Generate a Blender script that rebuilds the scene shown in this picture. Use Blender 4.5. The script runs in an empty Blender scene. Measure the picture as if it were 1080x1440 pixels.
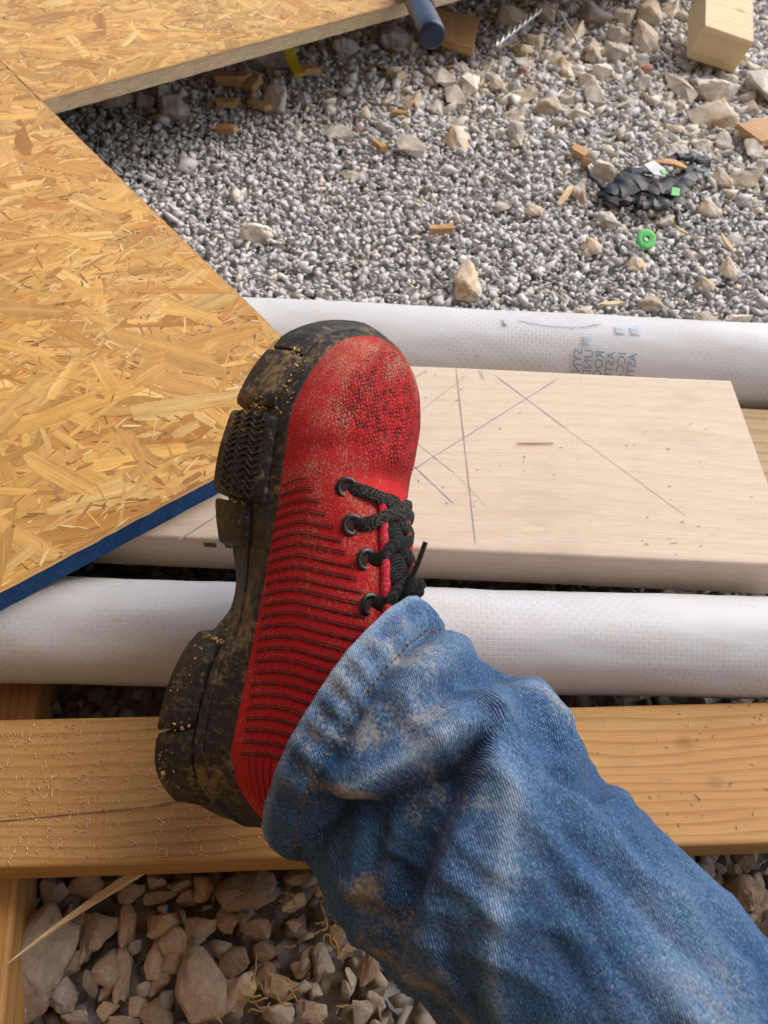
import bpy, bmesh, math, random
import numpy as np
from mathutils import Vector, Matrix, noise as mnoise

# ---------------------------------------------------------------- camera
scene = bpy.context.scene
cam_data = bpy.data.cameras.new("camera")
cam = bpy.data.objects.new("camera", cam_data)
scene.collection.objects.link(cam)
scene.camera = cam
CAM_H = 0.541
_p, _r = math.radians(54), math.radians(3)
_f = Vector((0, math.cos(_p), -math.sin(_p)))
_x = Vector((1, 0, 0)); _u = _x.cross(_f)
_rx = math.cos(_r) * _x + math.sin(_r) * _u
_ux = -math.sin(_r) * _x + math.cos(_r) * _u
_m = Matrix((_rx, _ux, -_f)).transposed().to_4x4()
_m.translation = (0, 0, CAM_H)
cam.matrix_world = _m
cam_data.sensor_fit = 'VERTICAL'
cam_data.sensor_height = 36
cam_data.lens = 25.0
cam_data.clip_start = 0.01
cam_data.clip_end = 500
cam_data.dof.use_dof = True
cam_data.dof.focus_distance = 0.46
cam_data.dof.aperture_fstop = 14

# ---------------------------------------------------------------- light
SUN_AZ, SUN_EL = 36, 47        # degrees: azimuth from +X towards +Y
world = bpy.data.worlds.new("World"); scene.world = world
world.use_nodes = True
nt = world.node_tree; nt.nodes.clear()
sky = nt.nodes.new("ShaderNodeTexSky"); sky.sky_type = 'NISHITA'; sky.sun_disc = False
sky.sun_elevation = math.radians(SUN_EL)
sky.sun_rotation = math.radians(90 - SUN_AZ)
sky.air_density = 1.0; sky.dust_density = 3.0; sky.ozone_density = 0.6
bg = nt.nodes.new("ShaderNodeBackground"); bg.inputs[1].default_value = 0.15
wo = nt.nodes.new("ShaderNodeOutputWorld")
nt.links.new(sky.outputs[0], bg.inputs[0]); nt.links.new(bg.outputs[0], wo.inputs[0])
sun_data = bpy.data.lights.new("sun", 'SUN'); sun_data.energy = 1.4
sun_data.angle = math.radians(65); sun_data.color = (1.0, 0.97, 0.93)
sun = bpy.data.objects.new("sun", sun_data); scene.collection.objects.link(sun)
_d = Vector((math.cos(math.radians(SUN_EL)) * math.cos(math.radians(SUN_AZ)),
             math.cos(math.radians(SUN_EL)) * math.sin(math.radians(SUN_AZ)),
             math.sin(math.radians(SUN_EL))))
sun.rotation_euler = _d.to_track_quat('Z', 'Y').to_euler()
scene.view_settings.view_transform = 'Standard'
scene.view_settings.look = 'None'
scene.view_settings.exposure = 0.54
scene.view_settings.gamma = 1.0
scene.view_settings.use_curve_mapping = False

# ---------------------------------------------------------------- helpers
rng = np.random.default_rng(7)
random.seed(7)

def tag(o, label=None, cat=None, group=None, kind=None):
    if label: o["label"] = label
    if cat: o["category"] = cat
    if group: o["group"] = group
    if kind: o["kind"] = kind
    return o

def link(o, parent=None):
    scene.collection.objects.link(o)
    if parent is not None: o.parent = parent
    return o

def empty(name, loc, rz=0.0):
    o = bpy.data.objects.new(name, None); o.empty_display_size = 0.02
    o.location = loc; o.rotation_euler = (0, 0, rz)
    return link(o)

def mesh_from(name, verts, faces, mat=None, smooth=False, uv=None, col=None, sharp=None):
    me = bpy.data.meshes.new(name)
    v = [tuple(map(float, p)) for p in verts]
    me.from_pydata(v, [], faces)
    if uv is not None:
        lay = me.uv_layers.new(name="UVMap")
        idx = np.empty(len(me.loops), dtype=np.int32); me.loops.foreach_get("vertex_index", idx)
        lay.data.foreach_set("uv", np.asarray(uv, dtype=np.float32)[idx].ravel())
    if col is not None:
        ca = me.color_attributes.new("tint", 'FLOAT_COLOR', 'POINT')
        c = np.ones((len(v), 4), dtype=np.float32); c[:, :3] = np.asarray(col)[:, :3]
        ca.data.foreach_set("color", c.ravel())
    if smooth:
        me.polygons.foreach_set("use_smooth", [True] * len(me.polygons))
        if sharp: me.set_sharp_from_angle(angle=math.radians(sharp))
    if mat: me.materials.append(mat)
    me.update()
    return me

def mobj(name, verts, faces, mat=None, parent=None, **kw):
    return link(bpy.data.objects.new(name, mesh_from(name, verts, faces, mat, **kw)), parent)

def grid_faces(nu, nv, wrap_v=False, wrap_u=False, off=0):
    f = []
    for i in range(nu if wrap_u else nu - 1):
        for j in range(nv if wrap_v else nv - 1):
            a = i * nv + j; b = i * nv + (j + 1) % nv
            c = ((i + 1) % nu) * nv + (j + 1) % nv; d = ((i + 1) % nu) * nv + j
            f.append((a + off, d + off, c + off, b + off))
    return f

def tube(path, radius, n=8, flat=1.0, normals=None, caps=True):
    """verts, faces of a tube along path; flat squeezes it along normals."""
    P = [Vector(p) for p in path]; m = len(P)
    R = radius if hasattr(radius, '__len__') else [radius] * m
    vs, fs = [], []
    prev = None
    for i in range(m):
        t = (P[min(i + 1, m - 1)] - P[max(i - 1, 0)]).normalized()
        if normals is not None:
            nn = Vector(normals[i]); nn = (nn - t * nn.dot(t)).normalized()
        else:
            if prev is None:
                nn = t.orthogonal().normalized()
            else:
                nn = (prev - t * prev.dot(t)).normalized()
        prev = nn
        b = t.cross(nn)
        for k in range(n):
            a = 2 * math.pi * k / n
            vs.append(P[i] + (nn * math.cos(a) * flat + b * math.sin(a)) * R[i])
    fs = grid_faces(m, n, wrap_v=True)
    fs = [tuple(reversed(f)) for f in fs]
    if caps:
        fs.append(tuple(range(n))[::-1]); fs.append(tuple((m - 1) * n + k for k in range(n)))
    return vs, fs

class Acc:
    def __init__(s): s.v = []; s.f = []; s.c = []; s.u = []
    def add(s, vf, col=None, uv=None):
        v, f = vf; o = len(s.v); s.v += list(v); s.f += [tuple(i + o for i in q) for q in f]
        if col is not None: s.c += [col] * len(v)
        if uv is not None: s.u += list(uv)
        return s
    def obj(s, name, mat, parent=None, **kw):
        if s.c: kw['col'] = s.c
        if s.u: kw['uv'] = s.u
        return mobj(name, s.v, s.f, mat, parent, **kw)

def pchip(xs, ys):
    xs = np.asarray(xs, float); ys = np.asarray(ys, float)
    h = np.diff(xs); d = np.diff(ys) / h
    m = np.zeros_like(ys)
    for i in range(1, len(xs) - 1):
        if d[i - 1] * d[i] > 0:
            w1 = 2 * h[i] + h[i - 1]; w2 = h[i] + 2 * h[i - 1]
            m[i] = (w1 + w2) / (w1 / d[i - 1] + w2 / d[i])
    m[0] = d[0]; m[-1] = d[-1]
    def f(x):
        x = np.clip(np.asarray(x, float), xs[0], xs[-1])
        i = np.clip(np.searchsorted(xs, x) - 1, 0, len(h) - 1)
        t = (x - xs[i]) / h[i]
        return ((2*t**3-3*t**2+1)*ys[i] + (t**3-2*t**2+t)*h[i]*m[i] + (-2*t**3+3*t**2)*ys[i+1] + (t**3-t**2)*h[i]*m[i+1])
    return f

def catmull(P, n):
    P = [np.asarray(p, float) for p in P]
    Q = [2 * P[0] - P[1]] + P + [2 * P[-1] - P[-2]]
    out = []
    for i in range(1, len(Q) - 2):
        for k in range(n):
            t = k / n
            out.append(0.5 * ((2*Q[i]) + (-Q[i-1]+Q[i+1])*t + (2*Q[i-1]-5*Q[i]+4*Q[i+1]-Q[i+2])*t*t + (-Q[i-1]+3*Q[i]-3*Q[i+1]+Q[i+2])*t**3))
    out.append(P[-1])
    return out

# ---------------------------------------------------------------- node helper
class NG:
    def __init__(s, name):
        s.m = bpy.data.materials.new(name); s.m.use_nodes = True
        s.t = s.m.node_tree; s.t.nodes.clear()
        s.out = s.t.nodes.new("ShaderNodeOutputMaterial")
        s.b = s.t.nodes.new("ShaderNodeBsdfPrincipled")
        s.t.links.new(s.b.outputs[0], s.out.inputs[0])
        s._tc = None
    def n(s, typ, **kw):
        nd = s.t.nodes.new("ShaderNode" + typ)
        for k, v in kw.items(): setattr(nd, k, v)
        return nd
    def put(s, sock, val):
        if val is None: return
        if hasattr(val, 'is_output') or isinstance(val, bpy.types.NodeSocket): s.t.links.new(val, sock)
        else:
            if hasattr(sock.default_value, '__len__') and not hasattr(val, '__len__'): val = [val] * len(sock.default_value)
            if hasattr(val, '__len__') and len(sock.default_value) == 4 and len(val) == 3: val = tuple(val) + (1,)
            sock.default_value = val
    def coord(s, which="Object"):
        if s._tc is None: s._tc = s.n("TexCoord")
        return s._tc.outputs[which]
    def mp(s, vec, scale=(1, 1, 1), loc=(0, 0, 0), rot=(0, 0, 0)):
        q = s.n("Mapping"); s.put(q.inputs[0], vec); q.inputs[1].default_value = loc
        q.inputs[2].default_value = rot; q.inputs[3].default_value = scale
        return q.outputs[0]
    def noise(s, vec, scale=5, detail=3, rough=.55, dist=0.0, color=False):
        q = s.n("TexNoise"); s.put(q.inputs["Vector"], vec); q.inputs["Scale"].default_value = scale
        q.inputs["Detail"].default_value = detail; q.inputs["Roughness"].default_value = rough
        q.inputs["Distortion"].default_value = dist
        return q.outputs["Color" if color else 0]
    def vor(s, vec, scale=5, feature='F1', out="Distance", rand=1.0):
        q = s.n("TexVoronoi", feature=feature); s.put(q.inputs["Vector"], vec); q.inputs["Scale"].default_value = scale
        if "Randomness" in q.inputs: q.inputs["Randomness"].default_value = rand
        return q.outputs[out]
    def wave(s, vec, scale=5, dist=0, detail=2, dscale=1, direction='X', profile='SIN', typ='BANDS'):
        q = s.n("TexWave", wave_type=typ, wave_profile=profile)
        if typ == 'BANDS': q.bands_direction = direction
        s.put(q.inputs["Vector"], vec); q.inputs["Scale"].default_value = scale
        q.inputs["Distortion"].default_value = dist; q.inputs["Detail"].default_value = detail
        q.inputs["Detail Scale"].default_value = dscale
        return q.outputs["Fac"]
    def ramp(s, fac, *stops, interp='LINEAR'):
        q = s.n("ValToRGB"); s.put(q.inputs[0], fac); cr = q.color_ramp; cr.interpolation = interp
        while len(cr.elements) < len(stops): cr.elements.new(0.5)
        for e, (p, c) in zip(cr.elements, stops):
            e.position = p; e.color = (c, c, c, 1) if not hasattr(c, '__len__') else tuple(c) + (1,) if len(c) == 3 else c
        return q.outputs[0]
    def math(s, op, a, b=None, c=None, clamp=False):
        q = s.n("Math", operation=op, use_clamp=clamp)
        for i, v in enumerate((a, b, c)): s.put(q.inputs[i], v) if v is not None else None
        return q.outputs[0]
    def mix(s, fac, a, b, blend='MIX'):
        q = s.n("Mix", data_type='RGBA', blend_type=blend)
        s.put(q.inputs[0], fac); s.put(q.inputs[6], a); s.put(q.inputs[7], b)
        return q.outputs[2]
    def attr(s, name, out="Color"):
        q = s.n("Attribute", attribute_name=name); return q.outputs[out]
    def sep(s, vec):
        q = s.n("SeparateXYZ"); s.put(q.inputs[0], vec); return q.outputs
    def bump(s, h, strength=.3, dist=.001, normal=None):
        q = s.n("Bump"); s.put(q.inputs["Height"], h); q.inputs["Strength"].default_value = strength
        q.inputs["Distance"].default_value = dist
        if normal is not None: s.put(q.inputs["Normal"], normal)
        return q.outputs[0]
    def fin(s, color=None, rough=None, normal=None, spec=None, **kw):
        s.put(s.b.inputs["Base Color"], color); s.put(s.b.inputs["Roughness"], rough)
        s.put(s.b.inputs["Normal"], normal)
        if spec is not None: s.b.inputs["Specular IOR Level"].default_value = spec
        for k, v in kw.items(): s.put(s.b.inputs[k.replace('_', ' ')], v)
        return s.m

# ---------------------------------------------------------------- materials
def mat_plain(name, col, rough=.6, spec=.5, metal=0.0):
    g = NG(name); n = g.noise(g.coord(), 60, 4)
    c = g.mix(g.ramp(n, (.3, 0), (.7, 1)), tuple(x * .8 for x in col), tuple(min(1, x * 1.1) for x in col))
    return g.fin(c, rough, g.bump(n, .15, .001), spec, Metallic=metal)

def mat_wood(name, light, dark, ring=26, streak=.5, stain=.35, knots=(), fleck=.3, seed=0.0):
    """lumber, grain along local X"""
    g = NG(name); o = g.coord()
    o = g.mp(o, loc=(seed, seed * .37, seed * .71))
    warp = g.noise(g.mp(o, (2.2, 9, 9)), 1.0, 3, .5)
    sx, sy, sz = g.sep(o)
    yy = g.math('ADD', g.math('MULTIPLY', sy, 1.0), g.math('MULTIPLY', warp, .05))
    rings = g.math('FRACT', g.math('MULTIPLY', g.math('ADD', yy, g.math('MULTIPLY', sz, .6)), ring * 3.2))
    rings = g.ramp(rings, (0, 0), (.55, .15), (.9, 1), (1, 0))
    fine = g.noise(g.mp(o, (10, 520, 520)), 1.0, 5, .75)
    fib = g.noise(g.mp(o, (45, 2600, 2600)), 1.0, 2, .6)
    broad = g.noise(g.mp(o, (3.5, 22, 22)), 1.0, 3, .6)
    fac = g.math('ADD', g.math('MULTIPLY', rings, .38 * streak), g.math('ADD', g.math('MULTIPLY', fine, .55 * streak), g.math('MULTIPLY', broad, .5 * streak)))
    c = g.mix(g.ramp(fac, (.22, 0), (.85, 1)), light, dark)
    c = g.mix(g.math('MULTIPLY', g.ramp(fib, (.48, 0), (.70, 1)), .38), c, tuple(x * .55 for x in dark))
    # stains with a shape of their own
    st = g.ramp(g.noise(g.mp(o, (9, 16, 16), loc=(3.1, 1.7, 0)), 1.0, 4, .6), (.56, 0), (.72, 1))
    c = g.mix(g.math('MULTIPLY', st, stain), c, tuple(x * .62 for x in dark))
    # pits and specks
    sp = g.vor(g.mp(o, (60, 95, 95)), 1.0)
    sm = g.noise(o, 13, 2)
    pit = g.math('MULTIPLY', g.ramp(sp, (.03, 1), (.065, 0)), g.ramp(sm, (.54, 0), (.66, 1)))
    c = g.mix(g.math('MULTIPLY', pit, .75), c, (.10, .055, .025))
    hgt = g.math('ADD', g.math('MULTIPLY', fine, .6), g.math('MULTIPLY', fib, .5))
    for kx, ky, kz, kr in knots:
        dv = g.n("VectorMath", operation='DISTANCE'); 
        q = g.n("VectorMath", operation='SUBTRACT'); g.put(q.inputs[0], g.coord()); q.inputs[1].default_value = (kx, ky, kz)
        wn = g.n("VectorMath", operation='MULTIPLY_ADD'); g.put(wn.inputs[0], g.noise(g.coord(), 120, 2, color=True)); wn.inputs[1].default_value = (kr*.45,)*3; g.put(wn.inputs[2], q.outputs[0])
        g.put(dv.inputs[0], g.mp(wn.outputs[0], (.7, 1, .2))); dv.inputs[1].default_value = (kr*.2,)*3
        k = g.ramp(g.math('DIVIDE', dv.outputs["Value"], kr), (.22, 1), (.45, .5), (1.0, 0))
        c = g.mix(g.math('MULTIPLY', k, .9), c, (.20, .075, .025))
    return g.fin(c, g.ramp(fine, (.3, .55), (.8, .75)), g.bump(hgt, .35, .0008), .3)

def mat_stone(name):
    g = NG(name); o = g.coord(); t = g.attr("tint")
    geo = g.n("NewGeometry")
    n1 = g.noise(o, 45, 6, .65); n2 = g.noise(o, 420, 4, .7)
    oi = g.n("ObjectInfo").outputs["Random"]
    c = g.mix(g.ramp(n1, (.32, 0), (.68, 1)), (.84, .83, .82), (1.08, 1.07, 1.05))
    c = g.mix(1.0, t, c, 'MULTIPLY')
    c = g.mix(g.math('MULTIPLY', g.ramp(n2, (.55, 0), (.75, 1)), .3), c, (.66, .63, .57))
    c = g.mix(g.math('MULTIPLY', g.ramp(n2, (.25, 1), (.38, 0)), .22), c, (.18, .165, .15))
    return g.fin(c, .95, g.bump(g.math('ADD', g.math('MULTIPLY', n1, .8), g.math('MULTIPLY', n2, .5)), .35, .0012), .25)

def mat_rock(name, base, vein):
    """larger single stones: same chalky rock, colour from the object"""
    g = NG(name); o = g.coord()
    oi = g.n("ObjectInfo").outputs["Random"]
    off = g.n("VectorMath", operation='ADD'); g.put(off.inputs[0], o)
    cb = g.n("CombineXYZ"); g.put(cb.inputs[0], g.math('MULTIPLY', oi, 37.0)); g.put(cb.inputs[1], g.math('MULTIPLY', oi, 11.0)); g.put(off.inputs[1], cb.outputs[0])
    v = off.outputs[0]
    n0 = g.noise(v, 1.1, 3, .5); n1 = g.noise(v, 4.5, 7, .68); n2 = g.noise(v, 26, 4, .7)
    c = g.mix(g.ramp(n0, (.42, 0), (.62, 1)), base, vein)
    c = g.mix(1.0, c, g.mix(g.ramp(n1, (.3, 0), (.7, 1)), (.70, .69, .68), (1.18, 1.17, 1.14)), 'MULTIPLY')
    c = g.mix(1.0, c, g.mix(oi, (.80, .80, .82), (1.16, 1.13, 1.08)), 'MULTIPLY')
    c = g.mix(g.math('MULTIPLY', g.ramp(n2, (.3, 1), (.43, 0)), .4), c, (.12, .10, .08))
    c = g.mix(g.math('MULTIPLY', g.ramp(n2, (.57, 0), (.7, 1)), .3), c, (.62, .59, .52))
    return g.fin(c, .9, g.bump(g.math('ADD', n1, g.math('MULTIPLY', n2, .5)), .5, .0030), .18)

def mat_osb(name):
    g = NG(name); uv = g.coord("UV"); t = g.attr("tint")
    o = g.coord()
    fine = g.noise(g.mp(uv, (18, 620, 1)), 1.0, 4, .65)
    med = g.noise(g.mp(uv, (9, 130, 1)), 1.0, 3, .6)
    c = g.mix(g.ramp(med, (.3, 0), (.7, 1)), (.72, .66, .56), (1.15, 1.13, 1.08))
    c = g.mix(1.0, t, c, 'MULTIPLY')
    c = g.mix(g.math('MULTIPLY', g.ramp(fine, (.52, 0), (.72, 1)), .55), c, (.30, .14, .04))
    mot = g.noise(o, 90, 5, .7); c = g.mix(g.math('MULTIPLY', g.ramp(mot, (.52, 0), (.7, 1)), .30), c, (.34, .165, .045)); c = g.mix(g.math('MULTIPLY', g.ramp(mot, (.3, 1), (.44, 0)), .30), c, (.72, .48, .20))
    big = g.noise(o, 7, 3)
    c = g.mix(g.math('MULTIPLY', g.ramp(big, (.45, 0), (.7, 1)), .22), c, (.56, .31, .10))
    sp = g.math('MULTIPLY', g.ramp(g.vor(o, 60), (.05, 1), (.10, 0)), g.ramp(g.noise(o, 20, 1), (.54, 0), (.6, 1)))
    c = g.mix(g.math('MULTIPLY', sp, .7), c, (.11, .05, .02))
    return g.fin(c, g.ramp(fine, (.2, .42), (.8, .62)), g.bump(g.math('ADD', fine, med), .45, .0007), .4)

def mat_osb_edge(name, paint=None):
    g = NG(name); o = g.coord()
    lay = g.noise(g.mp(o, (40, 40, 900)), 1.0, 4, .7); n2 = g.noise(o, 260, 3, .7)
    c = g.mix(g.ramp(lay, (.3, 0), (.7, 1)), (.72, .58, .40), (.40, .27, .14))
    c = g.mix(g.math('MULTIPLY', g.ramp(n2, (.5, 0), (.7, 1)), .5), c, (.70, .60, .44))
    if paint:
        pm = g.ramp(g.math('ADD', g.math('MULTIPLY', lay, .6), g.math('MULTIPLY', n2, .5)), (.32, 0), (.40, 1))
        pc = g.mix(g.ramp(n2, (.3, 0), (.7, 1)), tuple(x * .6 for x in paint), paint)
        c = g.mix(pm, tuple(x * .18 for x in paint), pc)
    return g.fin(c, .75, g.bump(g.math('ADD', lay, n2), .8, .0015), .25)

def mat_woven(name):
    """white woven plastic tape fabric, uv in metres (u along, v around)"""
    g = NG(name); uv = g.coord("UV")
    T = .0036
    warp = g.noise(g.mp(uv, (30, 30, 1)), 1.0, 2, color=True)
    wv = g.n("VectorMath", operation='MULTIPLY_ADD'); g.put(wv.inputs[0], warp); wv.inputs[1].default_value = (.004, .004, 0); g.put(wv.inputs[2], uv)
    u, v, _ = g.sep(wv.outputs[0])
    us = g.math('DIVIDE', u, T); vs = g.math('DIVIDE', v, T)
    ck = g.math('MODULO', g.math('ADD', g.math('FLOOR', us), g.math('FLOOR', vs)), 2.0)
    ck = g.math('ABSOLUTE', ck)
    fu = g.math('ABSOLUTE', g.math('SUBTRACT', g.math('FRACT', us), .5)); fv = g.math('ABSOLUTE', g.math('SUBTRACT', g.math('FRACT', vs), .5))
    ed = g.ramp(g.math('MAXIMUM', fu, fv), (.34, 1), (.5, 0))
    n1 = g.noise(g.mp(uv, (14, 26, 1)), 1.0, 4, .6); n2 = g.noise(g.mp(uv, (6, 6, 1)), 1.0, 3, .55)
    amt = g.ramp(n2, (.38, .08), (.68, .9))
    c = g.mix(g.math('MULTIPLY', ck, amt), (.64, .655, .68), (.56, .58, .615))
    c = g.mix(g.math('MULTIPLY', g.ramp(n1, (.44, 0), (.72, 1)), .42), c, (.54, .49, .44))
    grime = g.math('MULTIPLY', g.ramp(g.noise(g.mp(uv, (60, 90, 1)), 1.0, 4, .7), (.60, 0), (.72, 1)), g.ramp(g.noise(g.mp(uv, (9, 11, 1), loc=(2.3, 0, 0)), 1.0, 2), (.53, 0), (.62, 1)))
    c = g.mix(g.math('MULTIPLY', grime, .8), c, (.50, .33, .12))
    h = g.math('ADD', g.math('MULTIPLY', g.math('ADD', g.math('MULTIPLY', ck, .5), ed), amt), g.math('MULTIPLY', n1, 1.5))
    return g.fin(c, .52, g.bump(h, .30, .0006), .35)

def mat_denim(name):
    g = NG(name); uv = g.coord("UV"); o = g.coord()
    u, v, _ = g.sep(uv)
    # twill: diagonal ribs about 1.1 mm apart
    tw = g.noise(g.mp(uv, (1, 1, 1)), 55, 2, .5, color=True)
    wv = g.n("VectorMath", operation='MULTIPLY_ADD'); g.put(wv.inputs[0], tw); wv.inputs[1].default_value = (.0012, .0012, 0); g.put(wv.inputs[2], uv)
    ribs = g.wave(g.mp(wv.outputs[0], (1, 1, 1), rot=(0, 0, math.radians(52))), 310, .5, 2, 60, 'X')
    slub = g.noise(g.mp(uv, (320, 1300, 1)), 1.0, 3, .75)
    slub2 = g.noise(g.mp(uv, (1500, 520, 1)), 1.0, 2, .75)
    big = g.noise(g.mp(uv, (9, 9, 1)), 1.0, 4, .6)
    wear = g.attr("tint", "Color")          # r wear, g mud, b grey dust (set on the cloth where it is worn or dirty)
    wr, wg, wb = g.sep(wear)
    f = g.math('ADD', g.math('MULTIPLY', ribs, .60), g.math('ADD', g.math('MULTIPLY', slub, .95), g.math('MULTIPLY', slub2, .70)))
    f = g.math('SUBTRACT', f, .55)
    f = g.math('ADD', f, g.math('MULTIPLY', g.math('SUBTRACT', big, .5), .55))
    f = g.math('ADD', f, g.math('MULTIPLY', wr, .34))
    f = g.math('MULTIPLY', f, .75)
    c = g.ramp(f, (.20, (.006, .014, .032)), (.44, (.020, .068, .165)), (.63, (.058, .152, .335)), (.78, (.28, .40, .52)), (.95, (.60, .64, .64)))
    md = g.noise(g.mp(uv, (700, 500, 1)), 1.0, 3, .8); md2 = g.noise(g.mp(uv, (60, 60, 1)), 1.0, 4, .6)
    mm = g.math('ADD', g.math('MULTIPLY', md, .55), g.math('MULTIPLY', md2, .5))
    mud = g.math('MULTIPLY', g.ramp(g.math('ADD', mm, g.math('MULTIPLY', wg, .13)), (.575, 0), (.72, 1)), g.ramp(wg, (.05, 0), (.35, 1)))
    c = g.mix(g.math('MULTIPLY', mud, .8), c, g.mix(md2, (.30, .19, .075), (.46, .33, .16)))
    dst = g.math('MULTIPLY', g.ramp(g.math('ADD', mm, g.math('MULTIPLY', wb, .10)), (.57, 0), (.70, 1)), g.ramp(wb, (.05, 0), (.35, 1)))
    c = g.mix(g.math('MULTIPLY', dst, .72), c, (.42, .41, .38))
    h = g.math('ADD', g.math('MULTIPLY', ribs, .12), g.math('ADD', slub, g.math('MULTIPLY', md2, .8)))
    return g.fin(c, .92, g.bump(h, .5, .0008), .1, Sheen_Weight=.08)

def mat_knit(name, colour, deep):
    """knit cloth; uv in metres: u along the shoe, v around it"""
    g = NG(name); uv = g.coord("UV")
    u, v, _ = g.sep(uv)
    msk = g.attr("tint"); mr, mg, mb = g.sep(msk)     # r open-mesh zone, g dust, b heel pile
    fine = g.math('MULTIPLY', g.wave(g.mp(uv), 330, .3, 1, 200, 'X'), g.wave(g.mp(uv), 300, .3, 1, 200, 'Y'))
    nz = g.noise(g.mp(uv, (900, 900, 1)), 1.0, 2, .6)
    # open mesh: staggered loops about 3 mm apart
    br = g.mp(uv, (1, 1, 1), rot=(0, 0, math.radians(28)))
    cell = g.vor(br, 420, 'F1', "Distance", .45)
    hole = g.ramp(cell, (.30, 1), (.52, 0))
    wob = g.noise(g.mp(uv, (150, 150, 1)), 1.0, 3, .6)
    hole2 = g.math('MULTIPLY', g.ramp(g.vor(br, 420, 'DISTANCE_TO_EDGE', "Distance", .45), (.06, 1), (.26, 0)), g.ramp(wob, (.38, .15), (.58, 1)))
    c = g.mix(g.math('MULTIPLY', g.ramp(fine, (.0, 1), (.5, 0)), .42), colour, deep)
    c = g.mix(g.math('MULTIPLY', g.ramp(nz, (.4, 0), (.7, 1)), .30), c, tuple(min(1, x * 1.25 + .01) for x in colour))
    c = g.mix(g.math('MULTIPLY', hole2, g.math('MULTIPLY', mr, 1.0)), c, (.014, .006, .006))
    ribs = g.wave(g.mp(uv), 90, 1.5, 2, 8, 'Y')
    c = g.mix(g.math('MULTIPLY', g.ramp(ribs, (.15, 1), (.45, 0)), g.math('MULTIPLY', mb, .75)), c, (.05, .004, .006))
    # saw dust and dried mud
    d1 = g.noise(g.mp(uv, (620, 620, 1)), 1.0, 4, .8); d2 = g.noise(g.mp(uv, (60, 60, 1)), 1.0, 4, .6)
    dd = g.math('ADD', g.math('MULTIPLY', d1, .75), g.math('MULTIPLY', d2, .30))
    dm = g.math('MULTIPLY', g.ramp(g.math('ADD', dd, g.math('MULTIPLY', mg, .085)), (.575, 0), (.70, 1)), g.ramp(mg, (.02, 0), (.4, 1)))
    c = g.mix(g.math('MULTIPLY', dm, .68), c, g.mix(d2, (.36, .24, .14), (.56, .44, .30)))
    h = g.math('ADD', g.math('MULTIPLY', fine, .5), g.math('MULTIPLY', g.math('MULTIPLY', hole, mr), -1.6))
    h = g.math('ADD', h, g.math('MULTIPLY', nz, .4))
    return g.fin(c, .85, g.bump(h, .6, .0011), .15, Sheen_Weight=.04)

def mat_rubber(name):
    g = NG(name); o = g.coord()
    n1 = g.noise(o, 26, 5, .65); n2 = g.noise(o, 240, 4, .75); n3 = g.noise(o, 900, 3, .7)
    sc = g.noise(g.mp(o, (60, 260, 260)), 1.0, 3, .6)
    c = g.mix(g.ramp(n1, (.3, 0), (.7, 1)), (.008, .008, .008), (.022, .021, .020))
    dust = g.ramp(g.math('ADD', g.math('MULTIPLY', n2, .5), g.math('MULTIPLY', n3, .5)), (.50, 0), (.64, 1))
    c = g.mix(g.math('MULTIPLY', dust, .42), c, (.22, .18, .13))
    mm = g.math('ADD', g.math('MULTIPLY', n1, .62), g.math('MULTIPLY', n2, .45))
    mud = g.ramp(mm, (.545, 0), (.66, 1))
    c = g.mix(g.math('MULTIPLY', mud, .8), c, g.mix(n3, (.20, .125, .05), (.44, .32, .15)))
    c = g.mix(g.math('MULTIPLY', g.ramp(sc, (.62, 0), (.75, 1)), .25), c, (.30, .26, .20))
    r = g.mix(mud, .52, .9)
    return g.fin(c, r, g.bump(g.math('ADD', n2, g.math('MULTIPLY', n1, 1.4)), .55, .0014), .4)

def mat_lace(name, dusty):
    g = NG(name); o = g.coord()
    n = g.noise(o, 900, 3, .8); w = g.wave(g.mp(o, rot=(.4, .6, .8)), 420, 2, 2, 3)
    c = g.mix(w, (.010, .010, .011), (.032, .032, .033))
    c = g.mix(g.math('MULTIPLY', g.ramp(n, (.62 - .14 * dusty, 0), (.74, 1)), .2 + .5 * dusty), c, (.36, .32, .25))
    return g.fin(c, .85, g.bump(g.math('ADD', w, n), .7, .0012), .2)

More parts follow.
